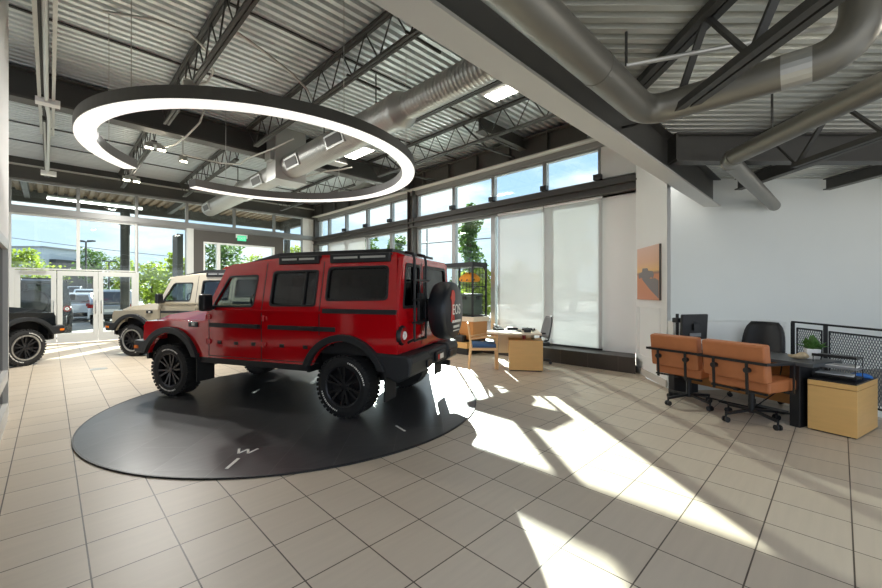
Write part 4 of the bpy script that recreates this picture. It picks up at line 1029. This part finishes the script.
MB().bb(.02,.05,-.05,.05,-.05,.05).build('vesa_mount', M['black'], t); MB().bb(.022,.028,-.10,.10,-.14,-.09).build('port_panel', M['meshgrey'], t)
# plant, stone, cabinet, trays
p = D_(.06,.40,.745); t = thing('potted_succulent', 'green succulent in a square white pot on the near end of the long desk', 'plant', tuple(p), .3)
MB().loft([[(-.055,-.055,0),(.055,-.055,0),(.055,.055,0),(-.055,.055,0)],[(-.065,-.065,.12),(.065,-.065,.12),(.065,.065,.12),(-.065,.065,.12)]]).build('pot', M['white'], t, bevel=.006)
lf = MB()
for i in range(60):
    a = random.uniform(0,2*PI); e_ = random.uniform(.2,1.4); l = random.uniform(.07,.15); w = random.uniform(.02,.034)
    d_ = Vector((math.cos(a)*math.cos(e_),math.sin(a)*math.cos(e_),math.sin(e_))); s_ = d_.cross(Vector((0,0,1))).normalized(); b_ = Vector((random.uniform(-.05,.05),random.uniform(-.05,.05),.10+random.uniform(0,.06))); n_ = s_.cross(d_)*.006
    lf.loft([[b_-s_*w*.4, b_-n_, b_+s_*w*.4, b_+n_],[b_+d_*l*.5-s_*w, b_+d_*l*.5-n_*1.6, b_+d_*l*.5+s_*w, b_+d_*l*.5+n_*1.6],[b_+d_*l-s_*w*.2, b_+d_*l-n_*.3, b_+d_*l+s_*w*.2, b_+d_*l+n_*.3]])
lf.build('leaf_cluster', M['green'], t)
M['stone'] = mat('speckled stone', (190,172,140), 0.8, noise=.4, nscale=30)
p = D_(.12,.24,.745); s_ = MB(); bmesh.ops.create_icosphere(s_.bm, subdivisions=3, radius=1.0)
for v in s_.bm.verts: v.co = Vector((v.co.x*.10, v.co.y*.06, (v.co.z*.5+.5)*.07*(1-.3*math.sin(v.co.x*3))))
o = tag(s_.build('decor_stone', M['stone'], smooth=True), 'speckled beige stone lying beside the succulent pot', 'stone'); o.location = p; o.rotation_euler = (0,0,drz)
A = Vector((6.022,.26,0)); Bc = Vector((5.925,-.123,0)); ab = (Bc-A).normalized(); an = Vector((-ab.y,ab.x,0)); mid = (A+Bc)/2; crz = math.atan2(ab.y,ab.x)
t = thing('maple_pedestal', 'maple pedestal cabinet with black top beside the railing', 'cabinet', tuple(mid), crz)
MB().bb(-.197,.197,0,.70,.015,.50).build('carcass', M['wood'], t, bevel=.003); MB().bb(-.197,.197,-.004,.70,.505,.56).build('upper_drawer', M['wood'], t, bevel=.003)
MB().bb(-.19,.19,.01,.69,.56,.575).build('black_top', M['black'], t); MB().bb(-.18,.18,.03,.68,0,.015).build('foot_plinth', M['black'], t)
def cab(x, y, z=.575): return mid+ab*x+an*y+Vector((0,0,z))
M['acrylic'] = glass('smoked acrylic', (150,155,158), .1)
p = cab(-.04,.26); t = thing('paper_organiser', 'smoked tiered paper organiser on the maple pedestal', 'organiser', tuple(p), crz)
for z in (.02,.12,.235): MB().bb(-.16,.20,-.13,.13,z,z+.012).bb(-.16,.20,-.13,-.12,z,z+.03).build('tray', M['blackm'] if z != .12 else M['meshgrey'], t)
for x in (-.15,.19):
    for y in (-.12,.12): MB().cyl((x,y,0),(x,y,.25),.005,6).build('post', M['black'], t)
for z, dx in ((.035,.0),(.135,.03)):
    p2 = cab(-.04+dx,.25,.575+z); o = tag(MB().bb(-.14,.15,-.10,.10,0,.02).build('paper_stack', M['book']), 'papers lying in the %s tray of the organiser' % ('bottom' if z < .1 else 'middle'), 'papers'); o.location = p2; o.rotation_euler = (0,0,crz+.05)
M['bluep'] = mat('bright blue plastic', (28,108,190), .5)
p = cab(.10,.52); o = tag(MB().loft([[(-.1,-.03,0),(.1,-.03,0),(.1,.03,0),(-.1,.03,0)],[(-.08,-.04,.03),(.09,-.03,.03),(.08,.04,.03),(-.09,.03,.03)],[(-.03,-.02,.05),(.05,-.02,.05),(.04,.02,.05),(-.03,.02,.05)]]).build('blue_cloth', M['bluep'], bevel=.01), 'crumpled bright blue cloth on the back of the maple pedestal', 'cloth'); o.location = p; o.rotation_euler = (0,0,crz+.4)
# ------------------------------------------------------------------ floor socket
Y_ = 395.2*EYE/(369-291.3); o = tag(MB().lathe([(0,0),(.14,0),(.14,.004),(0,.006)], seg=24).build('floor_box', M['silver']), 'round metal floor outlet cover in the tiles between the black wagon and the turntable', 'floor outlet'); o.location = C((98.6-441)/395.2*Y_, Y_)
# ------------------------------------------------------------------ outside
o = MB().bb(-70,90,16.3,120,-.12,-.06).bb(8.5,90,-40,16.3,-.12,-.06).bb(-70,-6.6,-40,16.3,-.12,-.06).bb(-6.6,8.5,-40,-9,-.12,-.06).build('ground', M['ground']); struct(o)
o = MB().bb(-60,60,29,75,-.06,-.045).bb(20,34,-30,29,-.06,-.045).build('ground_asphalt', M['asphalt']); struct(o)
# canopy over the entrance
M['soffit'] = mat('brown canopy deck', (132,112,88), .5, .3)
mb = deck(MB(), Vector((-8,16.2,0)), Vector((0,1,0)), Vector((1,0,0)), 5.2, 60, .28, 5.25, .08)
struct(mb.build('ceiling_canopy', M['soffit']))
o = MB().bb(-8,9,21.2,21.4,4.86,5.45).bb(-8,-7.8,16.2,21.2,4.8,5.4).bb(8.8,9,16.2,21.2,4.8,5.4).build('beam_canopy', M['steel']); struct(o)
o = MB().bb(-8,9,16.25,21.4,5.36,5.45).build('roof_canopy', M['steel_d']); struct(o)
for x in (-5.0,-.6,3.8):
    o = MB().bar((x,16.3,5.12),(x,21.2,5.12),.15,.25).build('beam_canopy', M['steel']); struct(o)
for x, y in ((2.06,19.4),(-6.2,19.4),(8.4,19.4)):
    o = MB().cyl((x,y,-.06),(x,y,5.0),.15,20).cyl((x,y,4.1),(x,y,4.15),.2,16).build('column', M['steel_d']); struct(o)
for i, (x0, x1, y, z, lab) in enumerate(((-.07,2.40,18,4.55,'lit linear lamp hung under the entrance canopy above the glass doors'),)):
    t = thing('linear_lamp', lab, 'lamp', ((x0+x1)/2,y,z)); w = (x1-x0)/2
    MB().bb(-w,w,-.05,.05,.03,.09).build('lamp_body', M['white'], t); MB().bb(-w,w,-.045,.045,-.02,.03).build('lamp_tube', M['tube'], t)
    for x in (-w*.8,w*.8): MB().cyl((x,0,.09),(x,0,5.2-z),.006,5).build('hanger', M['conduit'], t)
# outdoor portal side screen
o = MB().bb(3.26,3.44,16.8,17.6,-.06,3.62).build('wall_fin', M['portal']); struct(o)
# trees
M['leafA'] = mat('bright foliage', (146,158,66), .6, noise=.4, nscale=3)
M['leafB'] = mat('deep foliage', (74,98,50), .6, noise=.4, nscale=3)
for k_ in ('leafA','leafB'):
    nt = M[k_].node_tree; bs = nt.nodes['Principled BSDF']; ou = [n for n in nt.nodes if n.type == 'OUTPUT_MATERIAL'][0]
    tr = nt.nodes.new('ShaderNodeBsdfTranslucent'); ms = nt.nodes.new('ShaderNodeMixShader'); ms.inputs[0].default_value = .4
    tr.inputs[0].default_value = lin((150,170,60) if k_ == 'leafA' else (90,120,50))
    nt.links.new(bs.outputs[0], ms.inputs[1]); nt.links.new(tr.outputs[0], ms.inputs[2]); nt.links.new(ms.outputs[0], ou.inputs[0])
def tree(lab, p, h, rad, seed, leaf='leafA', n=1500, trunk=.35, ls=.17, blobs=9, squash=.8, grp='trees outside the glass', name='leafy_tree'):
    rnd = random.Random(seed); t = thing(name, lab, 'tree', (p[0],p[1],-.06), 0, grp)
    tr_ = MB(); tr_.tube([(0,0,0),(.05*h*.1,0,h*.3),(0,.03*h,h*.75)],[.035*h,.025*h,.01*h],8)
    m_ = MB(); bl = []
    for i in range(blobs):
        a = rnd.uniform(0,2*PI); q = rnd.uniform(0,.62)*rad; zz = h*trunk+(h*(1-trunk))*(i+.5)/blobs
        sc_ = 1-abs((i+.5)/blobs-.45)*.9
        bl.append((Vector((math.cos(a)*q*sc_,math.sin(a)*q*sc_,zz)), rad*rnd.uniform(.45,.62)*max(.45,sc_)))
        tr_.tube([(0,0,min(h*.7,zz*.7)),tuple(bl[-1][0])],[.012*h,.004*h],5)
    for i in range(n):
        c_, r_ = bl[i % blobs]
        v = Vector((rnd.gauss(0,1),rnd.gauss(0,1),rnd.gauss(0,1))).normalized()*r_*rnd.uniform(.55,1.05); v.z *= squash
        q = c_+v; a_ = Vector((rnd.gauss(0,1),rnd.gauss(0,1),rnd.gauss(0,.6))).normalized(); b_ = a_.orthogonal().normalized(); b_ = (b_*math.cos(i)+a_.cross(b_)*math.sin(i))
        l = ls*rnd.uniform(.6,1.3)
        m_.poly([q-a_*l, q+b_*l*.55, q+a_*l, q-b_*l*.55])
    m_.build('crown', M[leaf], t); tr_.build('trunk', M['bark'], t)
    return t
def pd_(px, D): return C((px-441)/395.2*D, D)
tree('round bright tree beyond the left glass door, top reaching the door head rail', pd_(27,34), 4.9, 3.0, 1)
tree('round dark tree standing behind the parked cars in line with the first lamp post', pd_(93,54), 7.1, 3.2, 2, 'leafB')
tree('small tree beyond the canopy column', pd_(121,57), 6.2, 2.6, 3)
tree('bushy tree left of the dark fin outside, over the sand wagon bonnet', pd_(152,36), 3.8, 3.0, 4, trunk=.15)
tree('bushy tree right against the dark fin outside, behind the sand wagon', pd_(176,33), 4.6, 2.6, 5, trunk=.15)
tree('broad tree filling the left half of the white framed portal window', pd_(222,38), 6.3, 4.0, 6, 'leafB', 2400, .15)
tree('tree in the right half of the white framed portal window', pd_(256,44), 5.2, 3.6, 7, trunk=.15)
tree('tree seen in the last entrance pane before the far room corner', pd_(292,46), 6.6, 2.8, 8)
tree('dark conifer like tree outside the window wall beyond the red wagon roof', pd_(368,36), 7.3, 2.0, 9, 'leafB', 1200, .4)
tree('second dark tree outside the window wall just left of the steel column', pd_(394,34), 6.2, 1.8, 10, 'leafB', 1000, .4)
tree('tall ivy wrapped trunk tree outside the clear panes above the steel rack', pd_(470,27), 7.3, 1.5, 11, 'leafB', 3000, .02, .15, 14, 1.6)
tree('low leafy tree outside the window behind the steel rack', pd_(478,21), 2.6, 1.7, 12, 'leafA', 1800, .05)
tree('big open crowned tree showing faintly through the nearer roller screen', pd_(573,24), 7.8, 3.0, 13, 'leafB', 2000, .35)
tree('leafy tree showing faintly through the further roller screen', pd_(520,30), 3.6, 2.2, 14, 'leafB', 1500, .1)
tree('low spreading tree showing faintly through the nearer roller screen at its left', pd_(556,32), 4.0, 2.4, 15, 'leafB', 1200, .1)
# hedge far behind
rnd = random.Random(3); hb = MB()
for i in range(9000):
    u = rnd.uniform(0,1); px_ = -60+u*760; D = 62+8*math.sin(u*40); q = pd_(px_, D); zt = 2.6+1.5*math.sin(u*57)+1.0*math.sin(u*131)
    if px_ < 62: continue
    q.z = rnd.uniform(0,max(1.2,zt)); a_ = Vector((rnd.gauss(0,1),rnd.gauss(0,1),rnd.gauss(0,.7))).normalized(); b_ = a_.orthogonal().normalized(); l = rnd.uniform(.3,.6)
    hb.poly([q-a_*l,q+b_*l*.6,q+a_*l,q-b_*l*.6])
o = hb.build('distant_foliage', M['leafB']); tag(o, 'band of distant greenery beyond the parking lot and road', 'foliage', None, 'stuff')
# lamp posts, power pole and line
def post(lab, p, h, name='lamp_post', arms=2, arm=.8):
    t = thing(name, lab, 'post', (p[0],p[1],-.06), math.atan2(RDIR.y,RDIR.x), 'parking lot lamp posts' if name == 'lamp_post' else None)
    MB().cyl((0,0,0),(0,0,h),.10,10,.07).build('pole', M['steel_d'], t); MB().cyl((0,0,0),(0,0,.5),.22,12).build('footing', M['ground'], t)
    for s in (1,-1)[:arms]:
        a = MB().bar((0,0,h-.06),(s*arm,0,h),.07,.07).build('arm', M['steel_d'], t)
        if name == 'lamp_post': MB().bb(min(s*arm,s*arm*.3),max(s*arm,s*arm*.3),-.16,.16,h-.03,h+.10).build('lamp_head', M['steel_d'], a)
        else:
            for q in (.5,.95): MB().cyl((s*arm*q,0,h),(s*arm*q,0,h+.25),.04,6).build('insulator', M['conduit'], a)
    return t
post('tall parking lamp post seen through the pane above the first glass door', pd_(86,38), 6.4)
post('shorter parking lamp post seen between the first post and the canopy column', pd_(109,50), 5.4)
post('utility pole with cross arm outside the clear pane right of the steel column', pd_(427,48), 9.4, 'utility_pole', 2, 1.6)
a = pd_(-30,40); b = pd_(300,40); a.z = 1.54+59*40/395; b.z = 1.54+24*40/395
t = tag(MB().tube([a+(b-a)*(i/12)+Vector((0,0,-.6*math.sin(PI*i/12)*.5)) for i in range(13)], .025, 6).build('power_line', M['steel_d']), 'single overhead power line crossing the sky beyond the entrance glass', 'cable')
a = pd_(400,30); b = pd_(640,22); 
for dz, lab in ((6.9,'overhead wire crossing high behind both roller screens'),(5.0,'overhead wire crossing lower behind both roller screens')):
    t = tag(MB().tube([Vector((a.x,a.y,dz)),Vector((b.x,b.y,dz+.2))], .03, 6).build('overhead_wire', M['steel_d']), lab, 'cable')
# white building
p = pd_(18,58); t = thing('white_building', 'plain pale commercial building beyond the left glass', 'building', (p.x,p.y,-.06), math.atan2(RDIR.y,RDIR.x))
M['bwall'] = mat('pale stucco', (196,204,210), .8)
MB().bb(-9,3.6,0,10,0,8.0).build('wall', M['bwall'], t); MB().bb(-9.1,3.8,-.1,10.1,8.0,8.25).build('parapet', M['mullion'], t); MB().bb(3.6,4.6,1,9,0,6.4).build('side_wing', M['steel_d'], t)
# parked cars
M['pwhite'] = mat('white car paint', (222,224,226), .3, coat=.6); M['psilver'] = mat('silver car paint', (168,174,180), .3, .4, coat=.6); M['pblue'] = mat('dark blue car paint', (52,66,92), .3, coat=.6)
def parked(lab, p, rz, paint, h=1.6, l=4.5):
    t = thing('parked_car', lab, 'car', (p[0],p[1],-.06), rz, 'cars in the parking lot'); w = .9; a = l/2
    b = MB()
    b.loft([[(x,-ww,z0),(x,ww,z0),(x,ww*1.0,zm),(x,ww*.9,z1),(x,-ww*.9,z1),(x,-ww,zm)] for x, ww, z0, zm, z1 in ((-a,w*.86,.42,.7,.92),(-a+.2,w,.28,.7,1.0),(-a*.3,w,.24,.7,1.02),(a*.35,w,.24,.7,1.0),(a-.35,w*.97,.28,.65,.86),(a,w*.8,.4,.6,.70))])
    b.loft([[(x0,-ww,1.0),(x1,ww,1.0),(x2,ww*.8,hh),(x3,-ww*.8,hh)] for x0,x1,x2,x3,ww,hh in ((-a+.12,-a+.12,-a+.55,-a+.55,w*.93,h),(-a*.2,-a*.2,-a*.2,-a*.2,w*.95,h+.03),(a*.42,a*.42,a*.08,a*.08,w*.93,h-.02))])
    b.build('body', paint, t, bevel=.04)
    MB().loft([[(-a+.14,-.66,1.08),(-a+.14,.66,1.08),(-a+.10,.66,1.06),(-a+.10,-.66,1.06)],[(-a+.50,-.58,h-.08),(-a+.50,.58,h-.08),(-a+.44,.58,h-.10),(-a+.44,-.58,h-.10)]]).build('rear_window', M['carblack'], t)
    for s in (1,-1):
        MB().plate([(-a+.45,1.08),(-a+.72,h-.09),(a*.05,h-.09),(a*.36,1.08)], [], lambda x, z, k: (x, s*((w*.95-(z-1.0)/(h-1.0)*w*.19)+(.006 if k == 0 else -.02)), z)).build('side_window', M['carblack'], t)
        MB().bb(-a-.02,-a+.25,s*.52,s*.87,.82,.98).build('tail_lamp', M['taillens'], t, bevel=.02)
        for x in (-a*.6,a*.62):
            wl = MB().lathe([(0,-.1),(.33,-.1),(.34,0),(.33,.1),(0,.1)], (x,s*.80,.33), (0,1,0), 20).build('wheel', M['rubber'], t); MB().lathe([(0,-.11),(.2,-.11),(.2,.11),(0,.11)], (x,s*.80,.33), (0,1,0), 16).build('rim', M['psilver'], wl)
    MB().bb(-a-.03,-a+.2,-.78,.78,.30,.52).build('rear_bumper', M['carblack'], t, bevel=.03); MB().bb(-a-.035,-a+.02,-.26,.26,.62,.76).build('number_plate', M['white'], t)
ang = math.atan2(FDIR.y,FDIR.x)
for lab, px_, D, dr_, pt, h in (('silver hatchback nearest the canopy column in the parking lot',121,18.6,30,'psilver',1.66),('white car whose tail shows just right of the dark parked wagon',77,19.8,38,'pwhite',1.5),
    ('white sport utility car in the second parking row behind the glass door',90,28,36,'pwhite',1.75),('silver car in the third parking row left of the door post',104,38,36,'psilver',1.75),('white car far back in the parking lot by the canopy column',122,36,36,'pwhite',1.75),('dark blue car far back between the white cars',96,46,36,'pblue',1.8),('white van far back beneath the round dark tree',76,56,36,'pwhite',2.3)):
    parked(lab, pd_(px_,D+2), ang+R(dr_), M[pt], h)
# ------------------------------------------------------------------ light
sun = bpy.data.lights.new('sun', 'SUN'); sun.energy = SUN_E; sun.angle = R(.6); sun.color = (1.0,.955,.88)
so = bpy.data.objects.new('sun', sun); COL.objects.link(so)
hd = Vector((-1,-1.187,0)).normalized(); el = R(22.9)
dv = Vector((hd.x*math.cos(el), hd.y*math.cos(el), -math.sin(el))); so.rotation_euler = dv.to_track_quat('-Z','Y').to_euler(); so.location = (20,20,12)
wd = bpy.data.worlds.new('world'); sc.world = wd; wd.use_nodes = True; nt = wd.node_tree; nt.nodes.clear(); L = nt.links.new
out = nt.nodes.new('ShaderNodeOutputWorld'); bg = nt.nodes.new('ShaderNodeBackground'); tc = nt.nodes.new('ShaderNodeTexCoord'); sp = nt.nodes.new('ShaderNodeSeparateXYZ')
cr = nt.nodes.new('ShaderNodeValToRGB'); e = cr.color_ramp; e.elements[0].position = .0; e.elements[0].color = lin((214,226,236)); e.elements[1].position = .75; e.elements[1].color = lin((120,164,222))
k = e.elements.new(.25); k.color = lin((178,206,238))
mp = nt.nodes.new('ShaderNodeMapping'); mp.inputs['Scale'].default_value = (1,1,2.6); nz = nt.nodes.new('ShaderNodeTexNoise'); nz.inputs['Scale'].default_value = 3.2; nz.inputs['Detail'].default_value = 7; nz.inputs['Roughness'].default_value = .55
mr = nt.nodes.new('ShaderNodeMapRange'); mr.inputs['From Min'].default_value = .42; mr.inputs['From Max'].default_value = .60; mr.interpolation_type = 'SMOOTHSTEP'
mx = nt.nodes.new('ShaderNodeMix'); mx.data_type = 'RGBA'; mx.inputs['B'].default_value = lin((244,246,250))
L(tc.outputs['Generated'], sp.inputs[0]); L(sp.outputs['Z'], cr.inputs[0]); L(tc.outputs['Generated'], mp.inputs[0]); L(mp.outputs[0], nz.inputs['Vector']); L(nz.outputs['Fac'], mr.inputs['Value'])
L(mr.outputs[0], mx.inputs['Factor']); L(cr.outputs[0], mx.inputs['A']); L(mx.outputs['Result'], bg.inputs['Color']); bg.inputs['Strength'].default_value = SKY_E; L(bg.outputs[0], out.inputs[0])
# ------------------------------------------------------------------ camera
cam = bpy.data.cameras.new('camera'); cam.sensor_fit = 'HORIZONTAL'; cam.sensor_width = 36; cam.lens = 395.2*36/882; cam.clip_start = .05; cam.clip_end = 400
cam.shift_y = -(294-291.3)/882
co = bpy.data.objects.new('camera', cam); COL.objects.link(co); co.location = (0,0,EYE); co.rotation_euler = (R(90),0,TH-R(90)); sc.camera = co
sc.view_settings.view_transform = 'Standard'; sc.view_settings.look = 'None'; sc.view_settings.gamma = 1; sc.view_settings.exposure = EXPO
sc.view_settings.use_curve_mapping = False
sc.cycles.max_bounces = 10; sc.cycles.diffuse_bounces = 5; sc.cycles.transparent_max_bounces = 24; sc.cycles.glossy_bounces = 4; sc.cycles.sample_clamp_indirect = 6
sc.cycles.use_denoising = True
